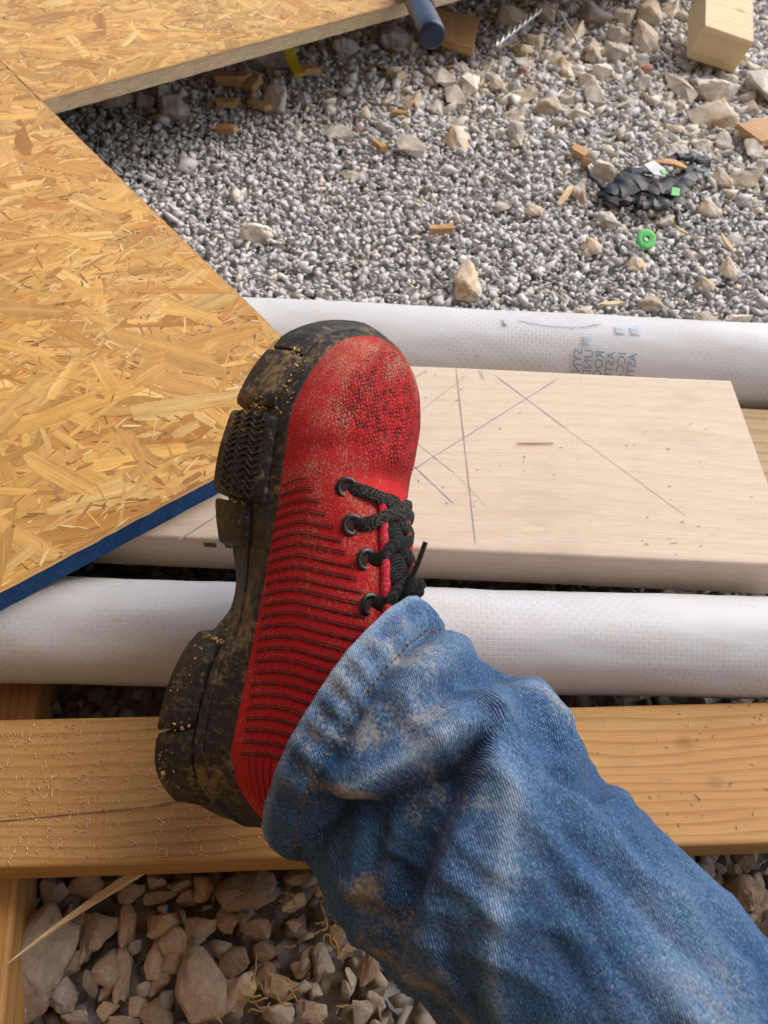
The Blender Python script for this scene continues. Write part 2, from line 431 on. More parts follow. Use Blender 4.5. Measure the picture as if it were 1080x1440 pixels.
M = dict(
 stone=mat_stone("gravel stone"),
 pine_pale=mat_wood("planed pale pine", (.72, .60, .475), (.585, .445, .315), 22, .42, .30, seed=.3),
 pine_gold=mat_wood("golden pine", (.62, .375, .145), (.42, .205, .060), 46, .95, .28, knots=((.20, .018, .019, .007), (.213, -.008, .019, .006)), seed=1.7),
 pine_under=mat_wood("weathered pine", (.55, .42, .25), (.33, .22, .11), 24, .9, .4, seed=4.4),
 pine_block=mat_wood("fresh sawn pine", (.80, .64, .40), (.60, .41, .19), 20, .6, .15, knots=((.02, .01, .03, .009), (.012, -.045, .0, .007)), seed=6.1),
 chip=mat_wood("wood chip", (.66, .42, .20), (.42, .22, .08), 40, .8, .2, seed=8.8),
 chip_pale=mat_wood("pale splinter", (.76, .60, .36), (.55, .38, .18), 40, .6, .2, seed=9.3),
 osb=mat_osb("strand board face"), osb_edge=mat_osb_edge("strand board edge"), osb_blue=mat_osb_edge("blue painted edge", (.022, .125, .40)),
 woven=mat_woven("woven white plastic"),
 ink=mat_plain("blue grey print", (.22, .28, .38), .5), ink_light=mat_plain("faint blue print", (.50, .61, .74), .5),
 ink_dark=mat_plain("dark stamp ink", (.10, .075, .07), .7), pencil=mat_plain("pencil graphite", (.42, .38, .37), .5), pencil_faint=mat_plain("faint pencil", (.56, .47, .37), .5),
 denim=mat_denim("blue denim"), thread=mat_plain("tan thread", (.20, .105, .04), .8),
 knit=mat_knit("red knit", (.56, .020, .024), (.20, .006, .010)), piping=mat_knit("crimson piping", (.56, .016, .05), (.30, .008, .025)),
 rubber=mat_rubber("black rubber"), stripe=mat_plain("dark knit stripe", (.035, .010, .010), .9),
 lace=mat_lace("black lace", .1), lace_dusty=mat_lace("dusty black lace", .85), eyelet=mat_plain("black eyelet metal", (.012, .012, .014), .28, .6),
 tongue=mat_lace("black tongue cloth", .3),
 navy=mat_plain("navy rubber grip", (.008, .018, .060), .34, .5), steel=mat_plain("steel", (.5, .5, .5), .35, .5, 1.0),
 wire=mat_plain("galvanised wire", (.62, .62, .62), .38, .5, .7),
 green=mat_plain("green plastic", (.10, .56, .12), .35), black_plastic=mat_plain("black plastic scrap", (.006, .006, .006), .42), yellow=mat_plain("yellow strap", (.66, .48, .02), .5),
 white=mat_plain("white paper", (.75, .76, .74), .6), straw=mat_plain("dry root", (.44, .27, .10), .8),
 sawdust=mat_plain("sawdust", (.78, .60, .38), .8), leaf=mat_plain("dry brown leaf", (.20, .09, .04), .8),
 light_blocker=mat_wood("shed boards", (.55, .40, .24), (.35, .22, .11), 20, .8, .3, seed=12.0),  # boards of the added slabs that block light out of view
 red_stone=mat_rock("reddish stone", (.58, .27, .21), (.48, .33, .27)),
 rock_p=mat_rock("pale limestone", (.80, .77, .70), (.70, .62, .48)), rock_t=mat_rock("tan limestone", (.70, .63, .52), (.68, .54, .36)),
 rock_g=mat_rock("grey limestone", (.54, .52, .50), (.46, .42, .38)), rock_k=mat_rock("pinkish stone", (.56, .48, .44), (.48, .41, .38)), rock_d=mat_rock("brown stone", (.44, .36, .28), (.38, .29, .20)),
)
g = NG("soil under gravel"); _o = g.coord(); _n = g.noise(_o, 40, 6, .7); _v = g.vor(_o, 75)
M['soil'] = g.fin(g.mix(g.ramp(_n, (.3, 0), (.7, 1)), (.30, .29, .28), (.46, .45, .43)), .95, g.bump(_v, 1.0, .01), .2)

# ---------------------------------------------------------------- stones
def hull_stone(seed, pts=13, squash=(1, .85, .7)):
    r = np.random.default_rng(seed)
    bm = bmesh.new()
    for _ in range(pts):
        d = r.normal(size=3); d /= np.linalg.norm(d); d *= r.uniform(.66, 1.08)
        bm.verts.new((d[0] * squash[0], d[1] * squash[1], d[2] * squash[2]))
    res = bmesh.ops.convex_hull(bm, input=bm.verts)
    bmesh.ops.delete(bm, geom=[v for v in bm.verts if not v.link_faces], context='VERTS')
    bmesh.ops.recalc_face_normals(bm, faces=bm.faces)
    return bm

def bm_arrays(bm):
    bm.verts.index_update()
    bmesh.ops.triangulate(bm, faces=bm.faces)
    v = np.array([q.co[:] for q in bm.verts]); f = np.array([[w.index for w in p.verts] for p in bm.faces])
    bm.free()
    return v, f

def rand_rot(n, r):
    q = r.normal(size=(n, 4)); q /= np.linalg.norm(q, axis=1)[:, None]
    w, x, y, z = q.T
    return np.stack([1-2*(y*y+z*z), 2*(x*y-z*w), 2*(x*z+y*w), 2*(x*y+z*w), 1-2*(x*x+z*z), 2*(y*z-x*w), 2*(x*z-y*w), 2*(y*z+x*w), 1-2*(x*x+y*y)], 1).reshape(n, 3, 3)

PEB = [bm_arrays(hull_stone(100 + i, 7 + i % 3, (1, .84, .68))) for i in range(18)]
def bake(name, pos, size, tint, mat, parent=None):
    n = len(pos); r = np.random.default_rng(len(pos))
    which = r.integers(0, len(PEB), n); R3 = rand_rot(n, r)
    asp = r.uniform(.78, 1.30, size=(n, 3))
    V, Fc, C = [], [], []; off = 0
    for k, (v, f) in enumerate(PEB):
        idx = np.where(which == k)[0]
        if not len(idx): continue
        vv = np.einsum('nij,nvj->nvi', R3[idx], v[None] * asp[idx][:, None, :])
        vv[:, :, 2] *= .80
        vv = vv * size[idx][:, None, None] + pos[idx][:, None, :]
        ff = f[None] + (np.arange(len(idx)) * len(v))[:, None, None] + off
        V.append(vv.reshape(-1, 3)); Fc.append(ff.reshape(-1, 3)); C.append(np.repeat(tint[idx], len(v), axis=0))
        off += len(idx) * len(v)
    V = np.concatenate(V); Fc = np.concatenate(Fc); C = np.concatenate(C)
    me = bpy.data.meshes.new(name)
    me.vertices.add(len(V)); me.vertices.foreach_set("co", V.astype(np.float32).ravel())
    me.loops.add(Fc.size); me.loops.foreach_set("vertex_index", Fc.astype(np.int32).ravel())
    me.polygons.add(len(Fc)); me.polygons.foreach_set("loop_start", np.arange(0, Fc.size, 3, dtype=np.int32))
    me.polygons.foreach_set("loop_total", np.full(len(Fc), 3, dtype=np.int32))
    me.update(calc_edges=True)
    ca = me.color_attributes.new("tint", 'FLOAT_COLOR', 'POINT')
    c4 = np.ones((len(V), 4), dtype=np.float32); c4[:, :3] = C; ca.data.foreach_set("color", c4.ravel())
    me.materials.append(mat)
    return link(bpy.data.objects.new(name, me), parent)

def ground_z(x, y):
    return .006 * np.sin(3.1 * x + .7) * np.cos(2.3 * y) + .004 * np.sin(7.3 * y + 2 * x)

# ground sheet
_n = 60
_gx = np.concatenate([[-200, -40, -10], np.linspace(-3, 3, _n), [10, 40, 200]])
_gy = np.concatenate([[-200, -40, -10], np.linspace(-2, 4, _n), [10, 40, 200]])
_v = [(x, y, -.012 + (float(ground_z(x, y)) if abs(x) < 5 and abs(y) < 5 else 0)) for x in _gx for y in _gy]
ground = mobj("ground", _v, [tuple(reversed(f)) for f in grid_faces(len(_gx), len(_gy))], M['soil'], smooth=True)
tag(ground, kind="structure")

CORNER = np.array([-.031, .3994]); DB = np.array([.7615, .648]); DE = np.array([-.648, .7615])
def inside_left_panel(x, y):
    d = np.stack([x - CORNER[0], y - CORNER[1]], -1)
    return (-(d @ DB) > .16) & ((d @ DE) > .02)

def scatter(x0, x1, y0, y1, step, r, keep):
    gx, gy = np.meshgrid(np.arange(x0, x1, step), np.arange(y0, y1, step))
    x = gx.ravel() + r.uniform(-.55, .55, gx.size) * step; y = gy.ravel() + r.uniform(-.55, .55, gx.size) * step
    k = keep(x, y); return x[k], y[k]

_r = np.random.default_rng(3)
_fine = lambda x, y: (y > .40) & (np.abs(x) < .52 + .42 * (y - .3)) & ~inside_left_panel(x, y)
P, S, T = [], [], []
for step, zlo, zhi, s0, s1 in ((.0120, -.010, -.004, .0088, .0115), (.0124, -.005, .003, .0064, .0098), (.022, -.001, .005, .0050, .0085), (.0092, .000, .004, .0026, .0046)):
    x, y = scatter(-1.3, 1.35, .40, 2.05, step, _r, _fine)
    sz = _r.uniform(s0, s1, len(x)) * np.where(_r.random(len(x)) < .08, 1.35, 1.0)
    coarse = np.clip((y - .98) / .38 + (x - .10) * .75, 0, 1)       # larger stones away from the fine bed
    sz *= 1 + .35 * coarse * (_r.random(len(x)) < .5)
    P.append(np.stack([x, y, ground_z(x, y) + _r.uniform(zlo, zhi, len(x)) + .25 * sz], 1)); S.append(sz)
    v = _r.uniform(.80, 1.08, len(x))[:, None] * np.array([.68, .675, .665])[None]
    tan = (_r.random(len(x)) < .06 + .34 * coarse)[:, None]
    T.append(np.where(tan, _r.uniform(.8, 1.2, len(x))[:, None] * np.array([.64, .57, .46])[None], v))
x, y = scatter(-.4, 1.3, .85, 2.05, .029, _r, _fine)      # many mid sized pale stones towards the far right
coarse = np.clip((y - 1.00) / .35 + (x - .10) * .8, 0, 1); k = _r.random(len(x)) < .08 + .9 * coarse; x, y, coarse = x[k], y[k], coarse[k]
sz = _r.uniform(.011, .021, len(x)); P.append(np.stack([x, y, ground_z(x, y) + .002 + .2 * sz], 1)); S.append(sz)
T.append(_r.uniform(.75, 1.12, len(x))[:, None] * np.where(_r.random(len(x))[:, None] < .55, np.array([.70, .64, .54])[None], np.array([.64, .62, .58])[None]))
tag(bake("gravel", np.concatenate(P), np.concatenate(S), np.concatenate(T), M['stone']),
    "fine grey crushed stone covering the ground behind the boards", "gravel", kind="stuff")
# far rim of the same gravel
x, y = scatter(-2.6, 2.6, -1.2, 3.4, .036, _r, lambda x, y: ~((y > .38) & (y < 2.05) & (np.abs(x) < .5 + .42 * (y - .3))) & ~((np.abs(x) < .75) & (np.abs(y) < .5)))
tag(bake("gravel", np.stack([x, y, ground_z(x, y) - .004], 1), _r.uniform(.012, .022, len(x)), _r.uniform(.7, 1.1, len(x))[:, None] * np.array([.50, .485, .46])[None], M['stone']),
    "loose grey gravel further out around the building work", "gravel", kind="stuff")
# coarse stones under the boards
P, S, T = [], [], []
for step, z0, s0, s1 in ((.022, -.012, .011, .017), (.020, -.004, .008, .015), (.026, .004, .006, .012)):
    x, y = scatter(-.75, .75, -.45, .46, step, _r, lambda x, y: np.ones(len(x), bool))
    sz = _r.uniform(s0, s1, len(x))
    P.append(np.stack([x, y, ground_z(x, y) + z0 + _r.uniform(-.003, .004, len(x))], 1)); S.append(sz)
    T.append(_r.uniform(.65, 1.15, len(x))[:, None] * np.where(_r.random(len(x))[:, None] < .5, np.array([.38, .32, .25])[None], np.array([.35, .32, .28])[None]))
tag(bake("gravel", np.concatenate(P), np.concatenate(S), np.concatenate(T), M['stone']),
    "coarse brownish pebbles filling the ground under and in front of the boards", "gravel", kind="stuff")

def rock_mesh(seed, mat):
    bm = hull_stone(500 + seed, 11 + seed % 5, (1, .95, .9))
    bmesh.ops.bevel(bm, geom=list(bm.edges), offset=.07, segments=1, affect='EDGES', profile=.5, clamp_overlap=True)
    bmesh.ops.remove_doubles(bm, verts=bm.verts, dist=.02)
    bmesh.ops.triangulate(bm, faces=bm.faces)
    bmesh.ops.subdivide_edges(bm, edges=list(bm.edges), cuts=3, use_grid_fill=True)
    bm.normal_update()
    o = Vector((seed * 7.3, seed * 3.1, 0))
    for v in bm.verts:
        d = mnoise.fractal(v.co * 1.6 + o, 1.0, 2.0, 4) * .13 + mnoise.noise(v.co * 5 + o) * .035 + mnoise.noise(v.co * 13 + o) * .014
        v.co += v.normal * d
    me = bpy.data.meshes.new("stone")
    bm.to_mesh(me); bm.free()
    me.polygons.foreach_set("use_smooth", [True] * len(me.polygons)); me.set_sharp_from_angle(angle=math.radians(32))
    me.materials.append(mat)
    return me
M['low_t'] = mat_rock("shade-tinted tan stone", (.58, .465, .345), (.53, .40, .265)); M['low_g'] = mat_rock("shade-tinted grey stone", (.52, .455, .39), (.46, .385, .31)); M['low_d'] = mat_rock("shade-tinted brown stone", (.44, .335, .235), (.40, .28, .18))  # darker, browner rock copies: shade on the lower stones put into the colour
ROCKS = {k: [rock_mesh(i + 20 * j, M['rock_' + k]) for i in range(7)] for j, k in enumerate('ptgkd')}
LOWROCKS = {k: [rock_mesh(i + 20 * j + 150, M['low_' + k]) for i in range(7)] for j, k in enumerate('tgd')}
UPPER = [(-0.434,1.129,34.3,30.8,23.8,0,'t'),(-0.396,1.129,22.2,25.6,19.9,0,'g'),(-0.384,1.177,22.9,28.4,21.7,0,'g'),(-0.350,1.115,29.5,34.3,26.8,0,'k'),(-0.230,1.304,51.3,38.0,28.4,0,'g'),(-0.208,1.243,19.1,23.8,18.2,0,'g'),(-0.198,1.162,29.7,34.6,27.0,0,'p'),(-0.164,1.190,21.0,22.5,17.5,0,'g'),(-0.178,1.264,15.2,35.4,14.4,0,'g'),(-0.106,1.399,31.5,62.4,29.9,0,'g'),(-0.097,1.081,26.6,20.1,16.1,0,'p'),(-0.015,1.440,39.9,71.2,37.9,0,'g'),(-0.065,0.973,21.1,15.4,12.6,0,'t'),(-0.183,0.824,36.9,20.0,17.0,0,'p'),(-0.017,1.291,18.1,29.8,17.2,0,'t'),(0.007,1.205,26.3,24.2,18.7,0,'t'),(0.059,1.287,22.3,35.0,21.2,0,'p'),(0.079,1.227,21.4,49.3,20.4,0,'p'),(0.104,1.268,26.2,48.5,24.9,0,'p'),(0.049,1.192,14.4,31.3,13.6,0,'p'),(0.089,1.353,20.4,22.4,16.6,0,'p'),(0.137,1.365,17.6,40.0,16.8,0,'t'),(0.120,1.326,14.3,27.5,13.6,0,'t'),(0.199,1.558,41.4,47.5,33.1,0,'t'),(0.270,1.592,35.7,42.2,29.0,0,'t'),(0.163,1.460,17.2,30.0,16.3,0,'t'),(0.202,1.431,24.6,28.3,20.5,0,'t'),(0.238,1.466,28.4,33.6,24.0,0,'t'),(0.200,1.378,20.9,21.2,15.6,0,'p'),(0.265,1.409,19.9,41.6,18.9,0,'t'),(0.302,1.512,27.7,70.4,26.3,0,'t'),(0.351,1.585,30.7,71.0,29.2,0,'g'),(0.419,1.587,36.2,36.0,24.6,0,'t'),(0.388,1.517,31.4,36.0,25.1,0,'p'),(0.438,1.498,31.3,60.6,29.7,0,'t'),(0.334,1.438,20.4,40.2,19.4,0,'t'),(0.377,1.444,28.5,31.6,22.6,0,'p'),(0.341,1.366,22.6,27.4,20.0,0,'p'),(0.462,1.600,34.9,44.1,29.9,0,'t'),(0.506,1.634,26.9,38.2,25.5,0,'t'),(0.278,1.359,16.3,45.1,15.5,0,'t'),(0.309,1.316,30.5,31.6,23.4,0,'p'),(0.404,1.327,26.7,26.9,19.7,0,'p'),(0.467,1.321,19.5,71.9,18.5,0,'p'),(0.190,1.250,30.2,30.8,23.4,0,'t'),(0.235,1.211,29.5,26.6,20.4,0,'t'),(0.174,1.180,24.8,23.9,18.6,0,'t'),(0.172,1.118,21.2,48.0,20.2,0,'p'),(0.280,1.199,25.5,16.6,12.7,0,'p'),(0.311,1.264,21.1,40.5,20.0,0,'p'),(0.274,1.250,19.4,19.1,14.5,0,'t'),(0.085,1.087,23.0,37.0,21.9,0,'t'),(0.008,1.050,28.2,26.3,21.2,0,'p'),(0.089,0.736,23.7,46.8,22.5,0,'t'),(0.291,1.010,28.2,31.9,25.7,0,'p'),(0.411,1.072,22.8,26.0,20.4,0,'p'),(0.253,0.950,16.7,37.5,15.9,0,'t'),(0.280,0.890,15.0,20.8,14.3,0,'p'),(0.251,0.829,17.3,18.2,15.4,0,'t'),(0.182,0.908,20.3,14.6,12.2,0,'t'),(0.361,0.899,19.9,16.5,13.6,0,'p'),(0.425,0.927,23.0,21.5,17.5,0,'t'),(0.308,0.799,18.1,13.5,11.5,0,'t'),(0.383,0.761,16.0,15.7,13.3,0,'t'),(0.309,0.718,19.8,16.6,14.3,0,'t'),(0.371,0.699,22.8,13.7,11.8,0,'t'),(0.411,0.700,20.3,11.8,10.1,0,'p'),(0.228,0.698,16.3,11.8,10.3,0,'t'),(0.419,0.793,16.7,25.3,15.8,0,'t'),(0.461,1.008,23.3,23.5,18.7,0,'t'),(0.497,1.015,32.4,28.5,22.5,0,'t'),(0.496,1.203,46.4,39.0,29.4,0,'t'),(0.595,1.315,33.8,71.3,32.1,0,'p'),(0.521,1.293,44.7,40.5,29.7,0,'p'),(0.556,1.342,20.1,47.0,19.1,0,'p'),(0.565,1.247,20.5,22.6,16.7,0,'t'),(0.532,1.110,18.8,38.6,17.8,0,'p'),(0.529,1.154,20.6,25.8,19.6,0,'p'),(0.456,1.109,21.0,20.9,16.2,0,'p'),(0.492,1.126,18.7,21.5,16.5,0,'p'),(0.389,1.130,18.3,17.6,13.7,0,'p'),(0.424,1.168,24.3,16.7,12.8,0,'t'),(0.365,1.250,18.3,19.5,14.7,0,'p'),(0.531,1.058,16.9,19.0,14.8,0,'p'),(0.416,1.410,23.4,26.9,19.3,0,'p'),(0.152,1.290,18.2,33.7,17.3,0,'t'),(0.045,1.131,16.2,15.0,11.9,0,'g'),(0.135,1.187,14.4,17.6,13.7,0,'p')]
LOWER = [(-0.203,0.021,24.9,48.0,20.0,-20,'g'),(-0.223,0.041,11.5,15.1,9.2,0,'g'),(-0.205,0.064,12.0,13.0,9.6,0,'g'),(-0.185,0.067,14.7,12.1,9.5,0,'d'),(-0.154,0.067,10.0,11.4,8.0,0,'t'),(-0.139,0.073,8.8,6.7,5.3,0,'g'),(-0.124,0.073,10.4,8.3,6.6,0,'g'),(-0.134,0.065,13.2,7.2,5.7,0,'t'),(-0.116,0.064,8.7,7.7,6.1,0,'d'),(-0.106,0.073,8.7,13.9,7.0,0,'t'),(-0.078,0.068,22.6,22.2,17.7,0,'d'),(-0.087,0.053,10.2,9.8,7.8,0,'d'),(-0.104,0.048,12.5,14.2,10.0,0,'t'),(-0.128,0.051,13.7,11.6,9.2,0,'t'),(-0.169,0.045,13.4,20.2,10.7,0,'t'),(-0.188,0.043,10.1,19.5,8.1,0,'g'),(-0.149,0.045,9.9,17.7,7.9,35,'t'),(-0.144,0.036,7.7,6.7,5.3,0,'g'),(-0.119,0.041,14.1,11.0,8.7,0,'t'),(-0.130,0.030,8.2,14.0,6.5,0,'t'),(-0.117,0.030,9.2,10.4,7.4,0,'t'),(-0.099,0.021,19.4,28.4,15.5,25,'t'),(-0.068,0.048,11.8,9.7,7.7,0,'d'),(-0.044,0.062,10.7,9.7,7.7,0,'t'),(-0.045,0.051,8.5,6.4,5.1,0,'t'),(-0.041,0.081,16.6,10.3,8.2,0,'d'),(-0.018,0.063,9.6,9.6,7.7,0,'d'),(-0.015,0.048,7.4,7.5,6.0,0,'d'),(-0.025,0.034,12.2,12.8,9.8,0,'g'),(-0.008,0.038,9.0,6.9,5.5,0,'t'),(-0.046,0.019,15.4,10.1,8.1,0,'t'),(-0.071,0.010,14.4,16.6,11.5,0,'t'),(-0.046,0.005,17.5,9.6,7.6,0,'g'),(-0.026,0.008,11.1,9.5,7.6,0,'t'),(0.002,0.007,11.1,10.1,8.0,0,'g'),(-0.028,0.019,7.4,6.9,5.5,0,'g'),(-0.059,0.022,8.5,11.2,6.8,0,'d'),(-0.038,0.029,8.5,8.5,6.8,0,'t'),(-0.158,0.024,11.6,11.8,9.3,0,'t'),(-0.146,0.017,9.3,22.7,7.5,10,'t'),(-0.173,0.031,6.7,11.6,5.4,0,'t'),(-0.181,0.026,6.7,10.5,5.4,0,'g'),(-0.180,0.009,12.9,14.9,10.3,40,'g'),(-0.168,0.014,7.2,12.1,5.8,0,'g'),(-0.156,0.010,6.1,6.2,4.9,0,'t'),(-0.133,0.014,8.2,7.2,5.7,0,'g'),(-0.122,0.015,10.3,9.3,7.4,0,'t'),(-0.135,0.006,6.6,10.1,5.2,0,'t'),(-0.154,0.002,8.3,6.2,4.8,0,'t'),(-0.122,0.002,14.1,9.9,7.8,0,'t'),(-0.141,-0.003,11.5,7.2,5.7,0,'t'),(-0.173,-0.003,10.6,6.8,5.3,0,'g'),(-0.209,-0.004,9.7,10.6,7.7,0,'g'),(-0.090,0.007,7.5,7.0,5.6,0,'t'),(-0.080,0.031,14.5,10.8,8.6,0,'d'),(0.006,0.033,7.4,21.2,5.9,-15,'d'),(-0.006,0.025,5.8,9.5,4.7,20,'g'),(-0.061,0.036,9.6,7.0,5.6,0,'d'),(-0.027,0.075,8.0,7.0,5.6,0,'t'),(-0.004,0.054,8.0,10.7,6.4,0,'d'),(0.011,0.012,7.9,9.0,6.4,0,'g'),(0.219,0.107,8.2,6.7,5.1,0,'t'),(0.239,0.107,7.7,6.8,5.2,0,'g'),(0.249,0.109,5.4,7.7,4.3,0,'g'),(0.258,0.104,8.4,13.0,6.7,0,'d'),(0.268,0.109,5.4,7.9,4.3,0,'g'),(0.232,0.095,7.0,12.0,5.6,0,'g'),(0.243,0.098,5.3,5.5,4.2,0,'g'),(0.251,0.097,6.5,6.2,4.7,0,'d'),(0.252,0.083,16.0,16.7,12.8,0,'d'),(0.265,0.092,9.6,8.8,6.7,0,'g'),(0.273,0.100,6.6,6.4,4.8,0,'g'),(0.268,0.080,7.8,12.4,6.2,0,'g'),(0.259,0.072,7.1,6.8,5.2,0,'d'),(0.223,0.102,4.7,4.8,3.7,0,'g'),(0.239,0.090,5.9,6.8,4.7,0,'d'),(0.266,0.066,11.9,12.5,9.5,0,'g')]

TONE = dict(p='pale', t='tan', g='grey', k='pinkish', d='brown')
SPECIAL = {   # nearest stone to this point gets its own label
 (.103, .735): "largest tan stone with an ochre face lying beside the white roll",
 (-.183, .824): "long pale stone lying flat in the fine gravel by the strand board",
 (-.350, 1.115): "pinkish rounded stone at the shaded edge under the strand board",
 (-.199, 1.162): "pale rounded stone with orange wood chips beside it under the board edge",
 (.46, 1.19): "big tan stone with ochre patches near the sawn wood block",
 (-.015, 1.44): "big grey stone partly under the strand board beside the navy handle",
}
LSPECIAL = {(-.20, .02): "very large grey stone with the long splinter lying across it", (-.083, .017): "large tan stone with a pointed lower end in the coarse stones",
 (-.06, .062): "large rough brown stone tight against the golden plank"}
ORD = ["largest", "second largest", "third largest", "fourth largest", "fifth largest", "sixth largest", "seventh largest", "eighth largest", "ninth largest", "tenth largest"]
UP_MARKS = {"the crumpled black plastic scrap": (.35, .96), "the green cap": (.317, .80), "the square wood block": (.54, 1.36), "the navy tool handle": (.03, 1.30), "the twisted wire": (.20, 1.42), "the reddish fragment below the wire": (.195, 1.24),
  "the larger reddish fragment": (.413, 1.33), "the flat golden wood scrap": (.55, 1.12), "the shaded strand board edge": (-.30, 1.15), "the yellow strap": (-.18, 1.27), "the white roll with print": (.40, .66), "the lone orange chip": (.05, .9)}
LOW_MARKS = {"the long splinter": (-.19, .05), "the sole heel and the plank": (-.11, .065), "the lowest edge of the jeans": (-.02, .0), "the curly roots under the jeans": (-.03, .055), "the right end of the plank": (.24, .09), "the pointed tan stone": (-.085, .01), "the big grey stone": (-.18, -.005)}
def place_stones(lst, group, special, marks, sink, seed, kinds):
    r = random.Random(seed)
    near = {}
    for pt, lab in special.items():
        near[min(range(len(lst)), key=lambda i: (lst[i][0] - pt[0]) ** 2 + (lst[i][1] - pt[1]) ** 2)] = lab
    sets = {}
    for i, (x, y, a, b, c, rot, k) in enumerate(lst):
        if i in near: continue
        mk = min(marks, key=lambda q: (marks[q][0] - x) ** 2 + (marks[q][1] - y) ** 2)
        sets.setdefault((k, mk), []).append((-a * b * c, i))
    lab = dict(near)
    for (k, mk), q in sets.items():
        q.sort()
        for n, (_, i) in enumerate(q):
            if len(q) == 1: lab[i] = "single %s stone nearest to %s" % (TONE[k], mk)
            else: lab[i] = "%s of the %s stones nearest to %s" % (ORD[n] if n < 10 else "small one", TONE[k], mk)
    for i, (x, y, a, b, c, rot, k) in enumerate(lst):
        o = bpy.data.objects.new("stone", r.choice(kinds[k])); link(o)
        a, b, c = a / 1000 * 1.03, b / 1000 * 1.0, c / 1000
        z = float(ground_z(x, y)) + c * sink
        o.location = (x, y, z)
        o.scale = (a, b, c)
        o.rotation_euler = (r.uniform(-.2, .2), r.uniform(-.2, .2), math.radians(rot) + r.uniform(-.25, .25))
        tag(o, lab[i], "stone", group)
place_stones(UPPER, "larger stones on the fine gravel", SPECIAL, UP_MARKS, .42, 5, ROCKS)
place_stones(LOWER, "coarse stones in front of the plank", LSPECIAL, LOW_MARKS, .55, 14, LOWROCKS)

# ---------------------------------------------------------------- lumber
def lumber(length, w, t, r=.003, nseg=24, wob=.0006, seed=0):
    """box along X centred in X and Y, bottom at z=0, eased edges"""
    prof = []
    for cx_, cz_, a0 in ((w/2-r, t-r, 0), (-w/2+r, t-r, 90), (-w/2+r, r, 180), (w/2-r, r, 270)):
        e = .0012
        for a in (0, 22.5, 45, 67.5, 90):
            q = math.radians(a0 + a); prof.append((cx_ + r*math.cos(q), cz_ + r*math.sin(q)))
    # helper points on the flats keep the shading flat
    full = []
    for i, p in enumerate(prof):
        full.append(p)
        if i % 5 == 4:
            q = prof[(i + 1) % len(prof)]
            dx, dz = q[0]-p[0], q[1]-p[1]; L = math.hypot(dx, dz)
            for f in (.002 / L, .5, 1 - .002 / L): full.append((p[0]+dx*f, p[1]+dz*f))
    n = len(full); V = []
    for i in range(nseg + 1):
        x = -length/2 + length*i/nseg
        for j, (y, z) in enumerate(full):
            k = mnoise.noise(Vector((x*7 + seed*5, y*30, z*30))) * wob + mnoise.noise(Vector((x*60+seed, y*90, z*90))) * wob * .3
            V.append((x, y + k * (1 if y > 0 else -1), max(0, z + k * (.6 if z > t/2 else 0))))
    F = [tuple(reversed(f)) for f in grid_faces(nseg + 1, n, wrap_v=True)]
    F = [tuple(reversed(f)) for f in F]
    F.append(tuple(range(n))); F.append(tuple(nseg*n + k for k in range(n))[::-1])
    return V, F
def put_lumber(name, length, w, t, mat, loc, rz, label, cat, r=.003, seed=0, group=None, tilt=0):
    V, F = lumber(length, w, t, r, seed=seed)
    o = mobj(name, V, F, mat, smooth=True, sharp=50)
    bm = bmesh.new(); bm.from_mesh(o.data); bmesh.ops.recalc_face_normals(bm, faces=bm.faces); bm.to_mesh(o.data); bm.free()
    o.data.set_sharp_from_angle(angle=math.radians(50))
    o.location = loc; o.rotation_euler = (tilt, 0, rz)
    return tag(o, label, cat, group)

# golden two-by-four
_a = math.atan2(.194 - .1537, .2712 + .2445)
plank = put_lumber("plank", 1.9, .0895, .038, M['pine_gold'], (.005 + .0035, .1285, .038), _a,
   "golden pine plank with sawdust under the shoe heel", "plank", seed=1)
# pale wide board and the board under it
board = put_lumber("board", .95, .1915, .042, M['pine_pale'], (.2975 - .475, .3728, .0725), math.radians(.45),
   "wide pale planed pine board with crossing pencil lines", "board", r=.0028, seed=2)
under = put_lumber("board", 1.9, .140, .0342, M['pine_under'], (.25, .412, .038), math.radians(.3),
   "weathered board lying underneath the wide pale board", "board", seed=3)
# cross timbers that carry them
put_lumber("cross_timber", .95, .089, .038, M['pine_gold'], (-.284, .16, .0), math.radians(102.5), "short golden cross timber under the ends of the plank", "timber", seed=4)
put_lumber("cross_timber", .95, .089, .038, M['pine_under'], (.62, .25, .0), math.radians(92), "cross timber under the far end of the weathered board", "timber", seed=5)
put_lumber("support_timber", .9, .038, .089, M['pine_under'], (-.40, 1.28, .0248), math.radians(40.4), "timber on edge carrying the rear strand board", "timber", seed=6)

